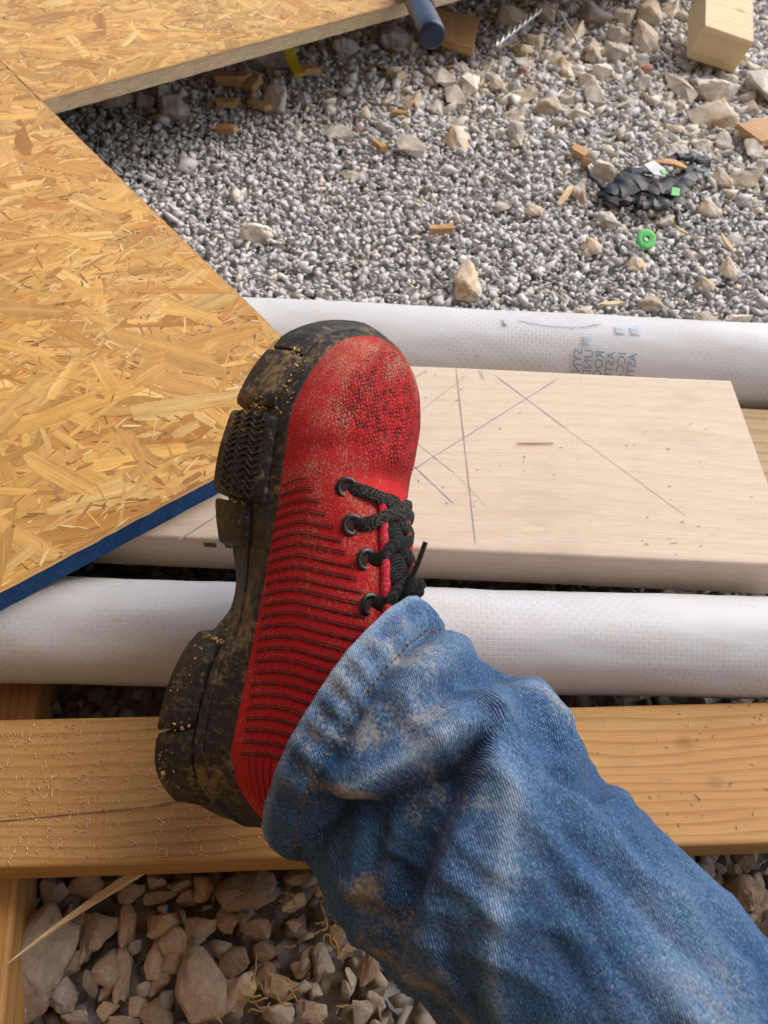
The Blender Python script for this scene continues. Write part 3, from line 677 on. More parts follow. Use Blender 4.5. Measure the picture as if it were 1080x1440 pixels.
def strip(p0, p1, w, z, parent, mat, name="pencil_line", jag=0.0):
    p0 = Vector(p0); p1 = Vector(p1); d = (p1-p0); n = Vector((-d.y, d.x)).normalized() * w/2
    N = 14; V = []; rr = random.Random(int(p0.x*1e5))
    for i in range(N+1):
        q = p0 + d*i/N; k = (.55 + .45*rr.random()) * (1 if 0 < i < N else .35)
        V += [(q.x+n.x*k, q.y+n.y*k, z), (q.x-n.x*k, q.y-n.y*k, z)]
    return mobj(name, V, [(2*i, 2*i+1, 2*i+3, 2*i+2) for i in range(N)], mat, parent)
_bm = board.matrix_basis.copy()
def on_board(x, y):
    q = board.rotation_euler.to_matrix().inverted() @ (Vector((x, y, 0)) - Vector((board.location.x, board.location.y, 0)))
    return (q.x, q.y)
PENCIL = [((0.0563,0.4689),(0.0673,0.2855),0.0011,'pencil'),((0.0144,0.3459),(0.1452,0.4627),0.0009,'pencil'),((0.0139,0.3639),(0.0524,0.3204),0.0009,'pencil'),((0.0893,0.4629),(0.1474,0.4020),0.0008,'pencil'),((0.1474,0.4020),(0.2266,0.3211),0.0006,'pencil_faint'),((0.0187,0.4071),(0.0664,0.4612),0.0007,'pencil_faint'),((0.0172,0.4500),(0.0306,0.4647),0.0009,'pencil'),((0.0168,0.3858),(0.0556,0.3480),0.0006,'pencil_faint'),((0.0556,0.3480),(0.0779,0.3181),0.0005,'pencil_faint'),((0.0759,0.4681),(0.0785,0.4568),0.0006,'pencil'),((0.0780,0.4683),(0.0803,0.4552),0.0006,'pencil'),((-0.1460,0.2746),(-0.1202,0.3000),0.001,'pencil')]
for a, b, w, m in PENCIL:
    strip(on_board(*a), on_board(*b), w, .0426, board, M[m])
# dark mill stamp beside the shoe
for (px, py, w, h) in ((-.124, .2705, .009, .006), (-.110, .2700, .007, .005)):
    q = on_board(px, py)
    V = [(q[0]-w/2, -.09615, .0325), (q[0]+w/2, -.09615, .0325), (q[0]+w/2, -.09615, .0325+h), (q[0]-w/2, -.09615, .0325+h)]
    mobj("mill_stamp", V, [(0, 1, 2, 3)], M['ink_dark'], board)

# ---------------------------------------------------------------- strand boards
def strand_board(name, loc, rz, sx, sy, t, vis, counts, blue_side, label, seed):
    """rectangle 0..sx, 0..sy in its own frame; vis = area that carries strands"""
    r = np.random.default_rng(seed)
    root = empty(name, loc, rz)
    tag(root, label, "strand board", "strand boards")
    # core with slightly ragged edge
    ring = []
    def edge(a, b, n):
        for i in range(n):
            f = i/n; ring.append((a[0]+(b[0]-a[0])*f, a[1]+(b[1]-a[1])*f))
    n1, n2 = int(sx/.008), int(sy/.008)
    edge((0, 0), (sx, 0), n1); edge((sx, 0), (sx, sy), n2); edge((sx, sy), (0, sy), n1); edge((0, sy), (0, 0), n2)
    N = len(ring); V = []; 
    lv = (0, t*.3, t*.62, t*.93, t)
    for li, z in enumerate(lv):
        for (x, y) in ring:
            k = (mnoise.noise(Vector((x*160, y*160, z*420+seed))) * .0009 - (.0010 if li == len(lv)-1 else 0) - .0004)
            cx_, cy_ = x - sx/2, y - sy/2
            if abs(abs(cx_)-sx/2) < 1e-6: x += math.copysign(k, cx_)
            if abs(abs(cy_)-sy/2) < 1e-6: y += math.copysign(k, cy_)
            V.append((x, y, z))
    F = []; mi = []
    for li in range(len(lv)-1):
        for i in range(N):
            F.append((li*N+i, li*N+(i+1) % N, (li+1)*N+(i+1) % N, (li+1)*N+i))
            side = 0 if i < n1 else 1 if i < n1+n2 else 2 if i < 2*n1+n2 else 3
            mi.append(1 if side == blue_side else 2)
    F.append(tuple(range(N))[::-1]); mi.append(2); F.append(tuple((len(lv)-1)*N+i for i in range(N))); mi.append(0)
    core = mobj("core", V, F, None, root, col=[(.56, .33, .12)]*len(V), uv=[(p[0], p[1]) for p in V])
    core.data.materials.append(M['osb']); core.data.materials.append(M['osb_blue']); core.data.materials.append(M['osb_edge'])
    core.data.polygons.foreach_set("material_index", mi)
    # strands
    PAL = np.array([(.68, .405, .115), (.72, .45, .145), (.63, .36, .095), (.76, .52, .20), (.70, .43, .125), (.54, .285, .070), (.66, .39, .115), (.69, .42, .12)])
    acc_v, acc_f, acc_c, acc_u = [], [], [], []
    def strand(x, y, L, W, ang, z, col, tilt):
        n = 4
        ca, sa = math.cos(ang), math.sin(ang)
        top = []; bot = []
        for i in range(n+1):
            f = i/n*2-1
            e = 1.0 if 0 < i < n else r.uniform(.25, .85)
            top.append((f*L/2 + r.uniform(-.06, .06)*L*(i in (0, n)), W/2*e*r.uniform(.8, 1.05)))
            bot.append((f*L/2 + r.uniform(-.06, .06)*L*(i in (0, n)), -W/2*e*r.uniform(.8, 1.05)))
        pts = bot + top[::-1]; o = len(acc_v); u0 = r.uniform(0, 50)
        for (a, b) in pts:
            px, py = x + a*ca - b*sa, y + a*sa + b*ca
            px = min(max(px, .0012), sx-.0012); py = min(max(py, .0012), sy-.0012)
            acc_v.append((px, py, z + tilt[0]*a + tilt[1]*b)); acc_u.append((a+u0, b+u0*.37)); acc_c.append(col)
        acc_f.append(tuple(range(o, o+len(pts))))
    x0, x1, y0, y1 = vis; mean = -rz + math.radians(4)
    big, mid, sliv, dark = counts
    kinds = ['b']*big + ['m']*mid + ['s']*sliv + ['d']*dark
    nk = len(kinds)
    order = r.permutation(nk)
    for q, oi in enumerate(order):
        k = kinds[oi]
        x = r.uniform(x0, x1); y = r.uniform(y0, y1); ang = mean + r.normal(0, .72) + (math.pi/2.4 if r.random() < .2 else 0)
        z = t + .00005 + .00032 * q/nk
        c = PAL[r.integers(len(PAL))] * r.uniform(.78, 1.12) * ((.80, .68, .55) if r.random() < .13 else (1, 1, 1))
        if k == 'b': L, W = r.uniform(.05, .125), r.uniform(.012, .032)
        elif k == 'm': L, W = r.uniform(.016, .055), r.uniform(.003, .014)
        elif k == 's':
            L, W = r.uniform(.005, .024), r.uniform(.0006, .0024); c = c * r.choice([.62, .78, .9, 1.08, 1.15]) ; ang += r.normal(0, .7)
            if r.random() < .22: c = np.array((.82, .64, .36))
        else:
            L, W = r.uniform(.003, .014), r.uniform(.0006, .0026); c = np.array((.30, .14, .05)) * r.uniform(.5, 1.3)
            if r.random() < .10: L *= 2.6; W *= 2.6; c = np.array((.40, .20, .065))
        c = np.minimum(c, .85)
        strand(x, y, L, W, ang, z, tuple(c), (r.normal(0, .0010), r.normal(0, .004)))
    s = mobj("strands", acc_v, acc_f, M['osb'], root, col=acc_c, uv=acc_u)
    tag(s, kind="stuff")
    return root
RZ = math.atan2(DB[1], DB[0])
PT, PZ = .018, .1148
# front board: own +x runs from the corner by the shoe to the lower left, own +y back to the blue edge
strand_board("strand_board", (CORNER[0] + DE[0]*1.35, CORNER[1] + DE[1]*1.35, PZ), RZ + math.pi, 1.2, 1.35, PT, (0, .82, .0, 1.35), (1500, 6500, 20000, 8500), 2,
   "honey coloured strand board with a blue painted edge beside the shoe", 11)
strand_board("strand_board", (-.4337 + .003*DB[0], .871 + .003*DB[1], PZ), RZ, 1.5, 1.2, PT, (0, 1.1, 0, .95), (1400, 5200, 14000, 5600), -1,
   "strand board with a raw cut edge and the navy handle on it", 12)

# ---------------------------------------------------------------- white woven rolls
def roll(name, p0, p1, r0, r1, label, seed):
    p0, p1 = Vector(p0), Vector(p1); L = (p1-p0).length
    root = empty(name, tuple(p0)); tag(root, label, "roll", "white woven plastic rolls")
    ax = (p1-p0).normalized(); sd = Vector((0, 0, 1)).cross(ax).normalized(); up = ax.cross(sd)
    n, m = 160, 72; V, U = [], []
    for i in range(n+1):
        f = i/n; c = ax*L*f; rr = r0 + (r1-r0)*f
        for j in range(m+1):
            a = 2*math.pi*j/m
            d = sd*math.cos(a) + up*math.sin(a)
            k = .0016*mnoise.noise(Vector((f*L*9+seed, math.cos(a)*1.5, math.sin(a)*1.5))) + .0005*mnoise.noise(Vector((f*L*45+seed, math.cos(a)*5, math.sin(a)*5)))
            V.append(c + d*(rr + k)); U.append((f*L, a*rr))
    F = grid_faces(n+1, m+1)
    o = mobj("outer_wrap", V, F, M['woven'], root, smooth=True, uv=U)
    bm = bmesh.new(); bm.from_mesh(o.data); bmesh.ops.recalc_face_normals(bm, faces=bm.faces); bm.to_mesh(o.data); bm.free()
    # spiral of layers seen on the two ends
    for e, (c, rr, s) in enumerate((((0, 0, 0), r0, -1), (tuple(ax*L), r1, 1))):
        pts = []
        for q in range(180):
            a = q/180*2*math.pi*7; rad = .008 + (rr-.010)*q/180
            pts.append(Vector(c) + ax*s*.0005 + (sd*math.cos(a) + up*math.sin(a))*rad)
        v, fc = tube(pts, .0022, 6); mobj("rolled_end", v, fc, M['woven'], root, smooth=True, uv=[(p[0], p[1]) for p in v])
    return root, ax, sd, up
roll("roll", (-.85, .2000, .0765), (.85, .2525, .0765), .0392, .0345, "white woven plastic roll between the golden plank and the pale board", 1)
far, fax, fsd, fup = roll("roll", (-.75, .5355, .0712), (.95, .5405, .0712), .0428, .0432, "white woven plastic roll with mirrored blue print beside the gravel", 2)
FAR0 = Vector((-.75, .5355, .0712))

def flat_text(body, size):
    cu = bpy.data.curves.new("printed_text", 'FONT'); cu.body = body; cu.size = size; cu.resolution_u = 3
    cu.space_character = 1.04; cu.offset = size*.012
    ob = bpy.data.objects.new("printed_text", cu); scene.collection.objects.link(ob)
    dg = bpy.context.evaluated_depsgraph_get(); me = bpy.data.meshes.new_from_object(ob.evaluated_get(dg))
    bm = bmesh.new(); bm.from_mesh(me)
    bmesh.ops.triangulate(bm, faces=bm.faces)
    for _ in range(2):
        long = [e for e in bm.edges if e.calc_length() > size*.22]
        if long: bmesh.ops.subdivide_edges(bm, edges=long, cuts=1); bmesh.ops.triangulate(bm, faces=bm.faces)
    v = [tuple(q.co) for q in bm.verts]; f = [tuple(w.index for w in p.verts) for p in bm.faces]
    bm.free(); bpy.data.objects.remove(ob); bpy.data.curves.remove(cu); bpy.data.meshes.remove(me)
    return v, f
FR = .0430
def on_roll(x, s):
    """x world, s arc length from the top line towards the camera side"""
    a = math.pi/2 + s/FR
    return Vector((x, .5380, .0712)) - FAR0 + (Vector((0, 1, 0))*math.cos(a) + Vector((0, 0, 1))*math.sin(a))*(FR + .0022)
def print_line(body, x, s0, size, mat, xs=1.0):
    v, f = flat_text(body, size)
    # letters stand with their heads to the left, read towards the camera, seen from behind (mirrored)
    w = [on_roll(x - b*xs, s0 + a) for a, b, _ in v]
    mobj("printed_text", w, f, M[mat], far)
X0 = .1735
for k, (body, s0) in enumerate((("SYNTHETIC", .0275), ("UNDERLAY", .0275), ("ROOFING", .0280), ("ASTM D", .0285), ("ICC-ES", .0285), ("ASTM D", .0290))):
    print_line(body, X0 + .0100*k, s0, .0112 if k < 3 else .0105, 'ink')
def print_patch(x0, x1, s0, s1, mat='ink_light'):
    V = []; n = 5
    for i in range(n+1):
        for j in range(n+1): V.append(on_roll(x0+(x1-x0)*i/n, s0+(s1-s0)*j/n))
    mobj("printed_mark", V, grid_faces(n+1, n+1), M[mat], far)
for k in range(4): print_patch(.175, .1825, .0135 + .0022*k, .0149 + .0022*k)
for x0 in (.205, .219): 
    for k in range(3): print_patch(x0, x0+.010, .0015 + .0032*k, .0034 + .0032*k)
print_patch(.1015, .106, -.002, .007)
for rad in (.0, .0035):      # arc of a large round emblem
    V = []
    for i in range(25):
        a = math.radians(200 + 140*i/24)
        for q in (.042 - rad, .0400 - rad): V.append(on_roll(.155 + q*math.cos(a), -.006 - q*math.sin(a)*.28))
    mobj("printed_mark", V, [(2*i, 2*i+1, 2*i+3, 2*i+2) for i in range(24)], M['ink_light'], far)

# ---------------------------------------------------------------- loose things
def chip_mesh(name, L, W, T, mat, taper=.6, seed=0, bend=0.0):
    r = random.Random(seed); n = 3 if taper > .85 else 6; V = []
    for i in range(n+1):
        f = i/n; x = (f-.5)*L; w = W/2*(1 - (1-taper)*abs(2*f-1)**1.5)*r.uniform(.82, 1.1); t = T/2*r.uniform(.75, 1.15)
        z = bend*math.sin(f*math.pi)*L; y = r.uniform(-.05, .05)*W*(.3 if taper > .85 else 1)
        e = (r.uniform(-.16, .16)*W if i in (0, n) else 0); V += [(x+e, y-w, z-t), (x-e, y+w, z-t), (x-e*.6, y+w*.9, z+t*r.uniform(.7, 1.1)), (x+e*.6, y-w*.9, z+t*r.uniform(.7, 1.1))]
    F = grid_faces(n+1, 4, wrap_v=True); F.append((0, 1, 2, 3)); F.append(tuple(n*4+k for k in (3, 2, 1, 0)))
    me = mesh_from(name, V, F, mat)
    bm = bmesh.new(); bm.from_mesh(me); bmesh.ops.recalc_face_normals(bm, faces=bm.faces); bm.to_mesh(me); bm.free()
    return me
def chip(name, x, y, z, L, W, T, rz, mat, label, cat, taper=.6, tilt=(0, 0), group=None, seed=None, bend=0.0):
    o = link(bpy.data.objects.new(name, chip_mesh(name, L, W, T, M[mat], taper, seed if seed is not None else int(x*1e4), bend)))
    o.location = (x, y, z); o.rotation_euler = (tilt[0], tilt[1], math.radians(rz)); return tag(o, label, cat, group)
G1 = "wood chips scattered on the gravel"
CH = [ # x, y, z, length, width, thick, rz, material, label, taper
 (.055, .840, .016, .034, .013, .011, 6, 'chip', "orange brown wood chip lying alone on the fine grey gravel", .95),
 (-.263, 1.066, .018, .034, .018, .012, -12, 'chip', "double orange wood chip near the shaded board edge", .95),
 (-.224, 1.141, .020, .042, .018, .010, -38, 'chip', "slanting orange wood chip by the pale rounded stone", .95),
 (-.275, 1.147, .018, .034, .026, .012, 4, 'chip', "orange wood chip beside the pinkish stone under the board", .95),
 (-.276, 1.220, .022, .055, .040, .022, 0, 'chip', "thick orange wood chip deep under the strand board edge", .95),
 (-.243, 1.205, .022, .034, .020, .016, 70, 'chip', "upright orange wood chip deep under the strand board edge", .95),
 (-.162, 1.272, .020, .032, .030, .012, 30, 'chip', "orange wood chip beside the yellow strap", .95),
 (-.035, 1.045, .016, .030, .014, .010, -55, 'chip', "small tilted orange wood chip on open gravel", .9),
 (.260, 1.057, .016, .026, .020, .012, -40, 'chip', "small brown wood chip behind the black plastic scrap", .9),
 (.550, 1.135, .022, .060, .090, .010, 20, 'chip', "flat golden wood scrap among the pale stones", .97),
 (.117, 1.252, .018, .022, .008, .004, 10, 'chip_pale', "tiny pale splinter on the stones below the wire", .6),
 (-.008, 1.153, .014, .030, .010, .006, -8, 'chip', "thin brown wood sliver on gravel near the tan stones", .6),
 (.225, .928, .020, .052, .013, .004, 62, 'chip_pale', "curved pale splinter standing beside the black plastic scrap", .35),
 (.255, .703, .017, .034, .009, .004, 18, 'chip_pale', "pale splinter lying near the white roll", .3),
 (.423, .835, .020, .046, .007, .004, 98, 'chip_pale', "narrow pale splinter right of the green cap", .4),
 (.372, .865, .016, .022, .006, .003, -55, 'chip_pale', "tiny pale splinter between the scrap and the narrow splinter", .4),
 (.024, .902, .016, .020, .004, .003, -50, 'chip_pale', "hair thin pale splinter on the fine gravel", .4),
 (.335, .905, .020, .024, .004, .003, 100, 'chip_pale', "thin splinter sticking out below the black plastic scrap", .5),
]
for i, (x, y, z, L, Wd, T, rz, m, lab, tp) in enumerate(CH):
    chip("wood_chip", x, y, z-.002, L*.9, Wd*.82, T*.82, rz, m, lab, "wood chip", tp, (random.uniform(-.15, .15), random.uniform(-.15, .15)), G1, 40+i, .06 if 'curved' in lab else 0)
chip("board_offcut", .080, 1.440, .026, .080, .115, .011, -14, 'chip', "flat orange board offcut lying under the end of the navy handle", "offcut", .97, (.10, .12), seed=3)
_o = link(bpy.data.objects.new("reddish_fragment", rock_mesh(319, M["red_stone"]))); _o.location = (0.195, 1.328, .010); _o.scale = (0.016, 0.013, 0.009); tag(_o, "small reddish fragment among the pale stones below the wire", "fragment", "reddish fragments")
_o = link(bpy.data.objects.new("reddish_fragment", rock_mesh(341, M["red_stone"]))); _o.location = (0.413, 1.362, .010); _o.scale = (0.02, 0.016, 0.01); tag(_o, "larger reddish fragment between the wire and the wood block", "fragment", "reddish fragments")
_o = link(bpy.data.objects.new("reddish_fragment", rock_mesh(307, M["red_stone"]))); _o.location = (-0.071, 1.099, .010); _o.scale = (0.01, 0.009, 0.007); tag(_o, "tiny reddish fragment in the fine gravel", "fragment", "reddish fragments")

# sawn block
V, F = lumber(.088, .135, .056, .0015, nseg=6, wob=.0004, seed=8)
blk = mobj("wood_block", V, F, M['pine_block'], smooth=True)
bm = bmesh.new(); bm.from_mesh(blk.data); bmesh.ops.recalc_face_normals(bm, faces=bm.faces); bm.to_mesh(blk.data); bm.free()
blk.data.set_sharp_from_angle(angle=math.radians(40))
blk.location = (.540, 1.455, .022); blk.rotation_euler = (math.radians(11), math.radians(11), math.radians(-7))
tag(blk, "square sawn pale wood block resting on the stones", "wood block")

# tool with the navy handle, its head lying on the rear board
tool = empty("hand_tool", (.0315, 1.0625, .1520)); tag(tool, "tool with a round navy blue handle overhanging the strand board edge", "tool")
hd = Vector((-.187, .982, 0)).normalized()
prof = [(.0, .001), (.0008, .0140), (.003, .0172), (.008, .0183), (.03, .0183), (.06, .0178), (.12, .0172), (.2, .0178), (.235, .0170), (.25, .0120)]
pth = [hd*a for a, b in prof]; v, f = tube(pth, [b for a, b in prof], 28, .92, [Vector((0, 0, 1))]*len(pth))
mobj("handle", v, f, M['navy'], tool, smooth=True, sharp=45)
for k in range(5):
    c = hd*(.085 + .012*k); v, f = tube([c + Vector((.982, .187, 0))*.0178*math.cos(q) + Vector((0, 0, 1))*.0165*math.sin(q) for q in np.linspace(-.2, 1.6, 8)], .0018, 6); mobj("grip_rib", v, f, M['navy'], tool, smooth=True)
v, f = tube([hd*.245, hd*.30, hd*.36], [.0085, .0080, .0080], 14); mobj("shaft", v, f, M['steel'], tool, smooth=True, sharp=40)
sdv = Vector((.982, .187, 0)); v, f = tube([hd*.37 + sdv*a for a in (-.055, -.03, -.028, .02, .05, .075)], [.014, .014, .0115, .0125, .009, .003], 14)
mobj("head", v, f, M['steel'], tool, smooth=True, sharp=40)

# twisted wire
wr = Acc()
A, B = Vector((.146, 1.368, .030)), Vector((.234, 1.507, .040)); dv = B-A; sv = dv.cross(Vector((0, 0, 1))).normalized()
for ph in (0, math.pi):
    wr.add(tube([A + dv*t + (sv*math.cos(t*26+ph) + Vector((0, 0, 1))*math.sin(t*26+ph))*.0032 for t in np.linspace(0, 1, 70)], .0030, 6))
wr.add(tube([tuple(p) for p in catmull([B, (.262, 1.498, .046), (.287, 1.455, .030), (.30, 1.41, .022)], 5)], .0016, 6))
tag(wr.obj("twisted_wire", M['wire'], smooth=True), "shiny twisted wire end lying over the pale stones", "wire")
# yellow strap
yv = []
for i, p in enumerate(catmull([(-.205, 1.325, .100), (-.197, 1.295, .060), (-.188, 1.270, .030), (-.172, 1.235, .024)], 4)):
    w = Vector((.0085, .003, 0)); q = Vector(p); t = Vector((0, 0, .0018)); yv += [q-w-t, q+w-t, q+w+t, q-w+t]
n = len(yv)//4; F = [tuple(reversed(f)) for f in grid_faces(n, 4, wrap_v=True)] + [(0, 1, 2, 3), tuple((n-1)*4+k for k in (3, 2, 1, 0))]
tag(mobj("yellow_strap", yv, F, M['yellow']), "short yellow plastic strap end under the strand board", "strap")

# black plastic scrap
sc = Acc()
def wob_path(pts, n=6, a=.002):
    out = []
    for p in catmull(pts, n):
        q = Vector(p); out.append(q + Vector((mnoise.noise(q*90), mnoise.noise(q*90+Vector((5, 0, 0))), mnoise.noise(q*90+Vector((0, 5, 0))))) * a*2)
    return out
def ramp_r(n, *rs): return list(np.interp(np.linspace(0, 1, n), np.linspace(0, 1, len(rs)), rs) * (1 + .07*np.sin(np.arange(n)*2.4)))
for pts, rs, fl in (
  ([(.276, .952, .016), (.298, .946, .020), (.322, .962, .022), (.345, .962, .022), (.362, .950, .018)], (.004, .010, .013, .011, .006), .55),
  ([(.272, .946, .014), (.300, .930, .014), (.330, .924, .018)], (.005, .008, .004), .7),
  ([(.318, .914, .018), (.340, .912, .020), (.362, .920, .018)], (.005, .006, .005), .8),
  ([(.352, .955, .020), (.380, .968, .022), (.398, .980, .024), (.408, 1.012, .026)], (.008, .010, .008, .004), .5),
  ([(.366, .938, .018), (.385, .955, .022), (.402, .972, .024)], (.005, .007, .005), .6),
  ([(.365, 1.016, .024), (.392, 1.020, .030), (.425, 1.030, .026), (.440, 1.022, .020)], (.003, .005, .005, .003), .7),
  ([(.258, 1.004, .018), (.266, .978, .020), (.280, .948, .018)], (.002, .0025, .003), 1),
  ([(.300, .968, .020), (.320, .985, .026), (.352, .982, .026)], (.003, .006, .004), .5),
  ([(.364, .925, .018), (.374, .905, .012), (.372, .885, .008)], (.003, .003, .0015), .6),
  ([(.408, 1.012, .026), (.425, 1.010, .022), (.444, 1.026, .018)], (.004, .004, .002), .5)):
    p = wob_path(pts); sc.add(tube(p, [q*1.75 for q in ramp_r(len(p), *rs)], 9, fl*.62, [Vector((0, 0, 1))]*len(p)))
sc.v = [Vector(v) + Vector((mnoise.noise(Vector(v)*130), mnoise.noise(Vector(v)*130+Vector((7, 0, 0))), mnoise.noise(Vector(v)*110+Vector((0, 7, 0)))))*.0030 for v in sc.v]
scrap = sc.obj("plastic_scrap", M['black_plastic'], smooth=True, sharp=28)
tag(scrap, "crumpled black plastic scrap with white and green bits on the gravel", "plastic scrap")
def flake(name, pts, mat, parent):
    V = [Vector(p) for p in pts]; n = len(V); W2 = [p - Vector((0, 0, .0012)) for p in V]
    return mobj(name, V + W2, [tuple(range(n)), tuple(range(n, 2*n))[::-1]] + [(i, i+n, (i+1) % n+n, (i+1) % n) for i in range(n)], mat, parent)
flake("paper_label", [(.335, .985, .037), (.345, .962, .036), (.360, .958, .036), (.362, .975, .038), (.350, .995, .038)], M['white'], scrap)
flake("green_bit", [(.354, .970, .0385), (.357, .961, .0378), (.363, .962, .037), (.362, .972, .038)], M['green'], scrap)
flake("green_bit", [(.366, .930, .026), (.377, .928, .026), (.380, .944, .028), (.370, .946, .028)], M['green'], scrap)
chip("dry_leaf", .262, 1.010, .018, .034, .014, .003, 60, 'leaf', "curled dry brown leaf at the tip of the black scrap", "leaf", .5, bend=.25)
chip("dry_leaf", .374, 1.000, .030, .050, .016, .003, -10, 'chip', "tan bark strip lying over the black scrap", "bark", .5, bend=.1)

# green cap
cap = empty("green_cap", (.317, .833, .018)); cap.rotation_euler = (math.radians(32), math.radians(8), 0); tag(cap, "small round green plastic cap with a hole, on the gravel", "cap")
def lathe(name, prof, n, mat, parent):
    V = [(r*math.cos(2*math.pi*k/n), r*math.sin(2*math.pi*k/n), z) for r, z in prof for k in range(n)]
    o = mobj(name, V, grid_faces(len(prof), n, wrap_v=True, wrap_u=True), mat, parent, smooth=True)
    bm = bmesh.new(); bm.from_mesh(o.data); bmesh.ops.recalc_face_normals(bm, faces=bm.faces); bm.to_mesh(o.data); bm.free()
    o.data.set_sharp_from_angle(angle=math.radians(40)); return o
lathe("disc", [(.0030, .0), (.0125, .0), (.0130, .002), (.0125, .004), (.0105, .0046), (.0060, .0040), (.0050, .0052), (.0032, .0050)], 32, M['green'], cap)
lathe("centre_pin", [(.0005, -.002), (.0022, -.002), (.0022, .003), (.0005, .003)], 12, M['wire'], cap)

# long splinter in front of the plank
sv_ = []
for i in range(13):
    f = i/12; p = Vector((-.2065, .022, .041)).lerp(Vector((-.128, .0905, .033)), f); w = .0004 + .0042*f; d = Vector((-.66, .75, 0)); t = Vector((0, 0, .0004 + .0012*f))
    p += d*.0012*math.sin(f*5)
    sv_ += [p-d*w-t, p+d*w-t, p+d*w*.7+t, p-d*w*.7+t]
n = 13; F = [tuple(reversed(f)) for f in grid_faces(n, 4, wrap_v=True)] + [(0, 1, 2, 3), tuple((n-1)*4+k for k in (3, 2, 1, 0))]
tag(mobj("splinter", sv_, F, M['chip_pale']), "long pointed pale splinter leaning from under the plank over the stones", "splinter")

# dry roots among the coarse stones
for k, (x, y, sp, nn, lab) in enumerate(((-.031, .052, .016, 9, "curly dry roots between the brown stones under the jeans"), (-.052, .012, .016, 10, "tangle of dry roots between the tan stones by the jeans leg"),
                          (-.078, -.004, .012, 6, "few dry roots in front of the pointed tan stone"), (-.016, .002, .014, 7, "dry roots on small grey stones beside the jeans"))):
    r = random.Random(70+k); a = Acc()
    for q in range(nn):
        p = Vector((x + r.uniform(-sp, sp), y + r.uniform(-sp, sp), .029)); d = Vector((r.uniform(-1, 1), r.uniform(-1, 1), 0)).normalized(); pts = [p]
        for s in range(7):
            d = (d + Vector((r.uniform(-.8, .8), r.uniform(-.8, .8), r.uniform(-.3, .3)))).normalized(); p = p + d*.0022; p.z = min(max(p.z, .026), .034); pts.append(p.copy())
        a.add(tube(pts, [.0006]*4 + [.0004]*4, 5))
    tag(a.obj("dry_roots", M['straw'], smooth=True), lab, "dry roots", "dry roots")

# sawdust
def sawdust(name, n, area, host, z, label, r):
    a = Acc(); Rm = host.matrix_basis
    for _ in range(n):
        x, y = area(r); L = r.uniform(.0004, .0015) * (2.2 if r.random() < .06 else 1); w = r.uniform(.00015, .00036); an = r.uniform(0, math.pi)
        d = Vector((math.cos(an), math.sin(an), 0)); s = Vector((-d.y, d.x, 0))*w; p = Vector((x, y, z)); up = Vector((0, 0, w*1.4))
        a.add(([p-d*L-s, p-d*L+s, p+d*L+s*.6, p+d*L-s*.6, p+up-d*L*.8, p+up+d*L*.8], [(0, 3, 5, 4), (1, 4, 5, 2), (0, 4, 1), (3, 2, 5)]))
    o = a.obj(name, M['sawdust']); o.matrix_basis = Rm
    return tag(o, label, "sawdust", kind="stuff")
rr_ = random.Random(4)
sawdust("sawdust", 900, lambda r: (r.triangular(-.30, -.05, -.21), r.uniform(-.042, .042)), plank, .0386, "pale sawdust crumbs strewn on the golden plank left of the shoe", rr_)
sawdust("sawdust", 130, lambda r: (r.uniform(0, .35), r.uniform(-.042, .042)), plank, .0386, "few sawdust crumbs on the golden plank right of the jeans", rr_)
sawdust("sawdust", 70, lambda r: (r.uniform(.17, .46), r.uniform(-.09, .09)), board, .0426, "few sawdust crumbs on the wide pale board", rr_)
_c = board.matrix_basis @ Vector((0, 0, 0))
chip("shaving", .118, .385, .1158, .030, .0012, .0008, 4, 'chip', "thin brown shaving lying on the wide pale board", "shaving", .3)
# drying crack in the plank
for a, b in (((-.245, -.0195), (-.13, -.012)), ((-.14, -.0118), (-.105, -.0075))):
    strip(a, b, .0007, .0387, plank, M['ink_dark'], name="drying_crack")


# ---------------------------------------------------------------- unseen slabs added to keep sky light off the front and left
def slab(name, x0, x1, y0, y1, z0, z1, mat):
    V = [(x, y, z) for z in (z0, z1) for x, y in ((x0, y0), (x1, y0), (x1, y1), (x0, y1))]
    return tag(mobj(name, V, [(3, 2, 1, 0), (4, 5, 6, 7), (0, 1, 5, 4), (1, 2, 6, 5), (2, 3, 7, 6), (3, 0, 4, 7)], mat), kind="structure")
slab("light_blocker_top", -3.2, 1.3, -3.4, .80, 2.05, 2.17, M['light_blocker'])
slab("light_blocker_side", -1.62, -1.50, -.896, 1.9, -.02, 2.046, M['light_blocker'])
slab("light_blocker_rear", -3.0, 1.6, -1.02, -.90, -.02, 2.048, M['light_blocker'])

POSE = [0.5410188573400398, 0.8706562646604837, 0.06557371039046245, -0.09198931, 0.09867599, 0.10732197]
EYELETS = [(.204, .0233), (.1841, .0212), (.1672, .0155), (.1442, .0149)]
KNOT = np.array((.153, -.005, .1165)); AGLET = [(.006, .003, .002), (.017, .004, .006), (.030, .005, .009)]
JEANS_C = [(-0.0105, 0.1239, 0.1981), (0.0156, 0.1004, 0.2), (0.0431, 0.0764, 0.2009), (0.0738, 0.0473, 0.1958), (0.1026, 0.0181, 0.1883), (0.1324, -0.014, 0.1764), (0.1784, -0.0635, 0.154), (0.2409, -0.1251, 0.125), (0.2903, -0.1925, 0.1013), (0.29, -0.24, 0.14), (0.24, -0.38, 0.13)]
JEANS_A = ([0, .03, .07, .12, .17, .22, .30, .40, .67], [.0655, .0600, .0635, .0605, .0625, .067, .076, .084, .085])
JEANS_B = ([0, .03, .07, .12, .17, .22, .30, .40, .67], [.0575, .0560, .0570, .0580, .0590, .062, .066, .075, .08])
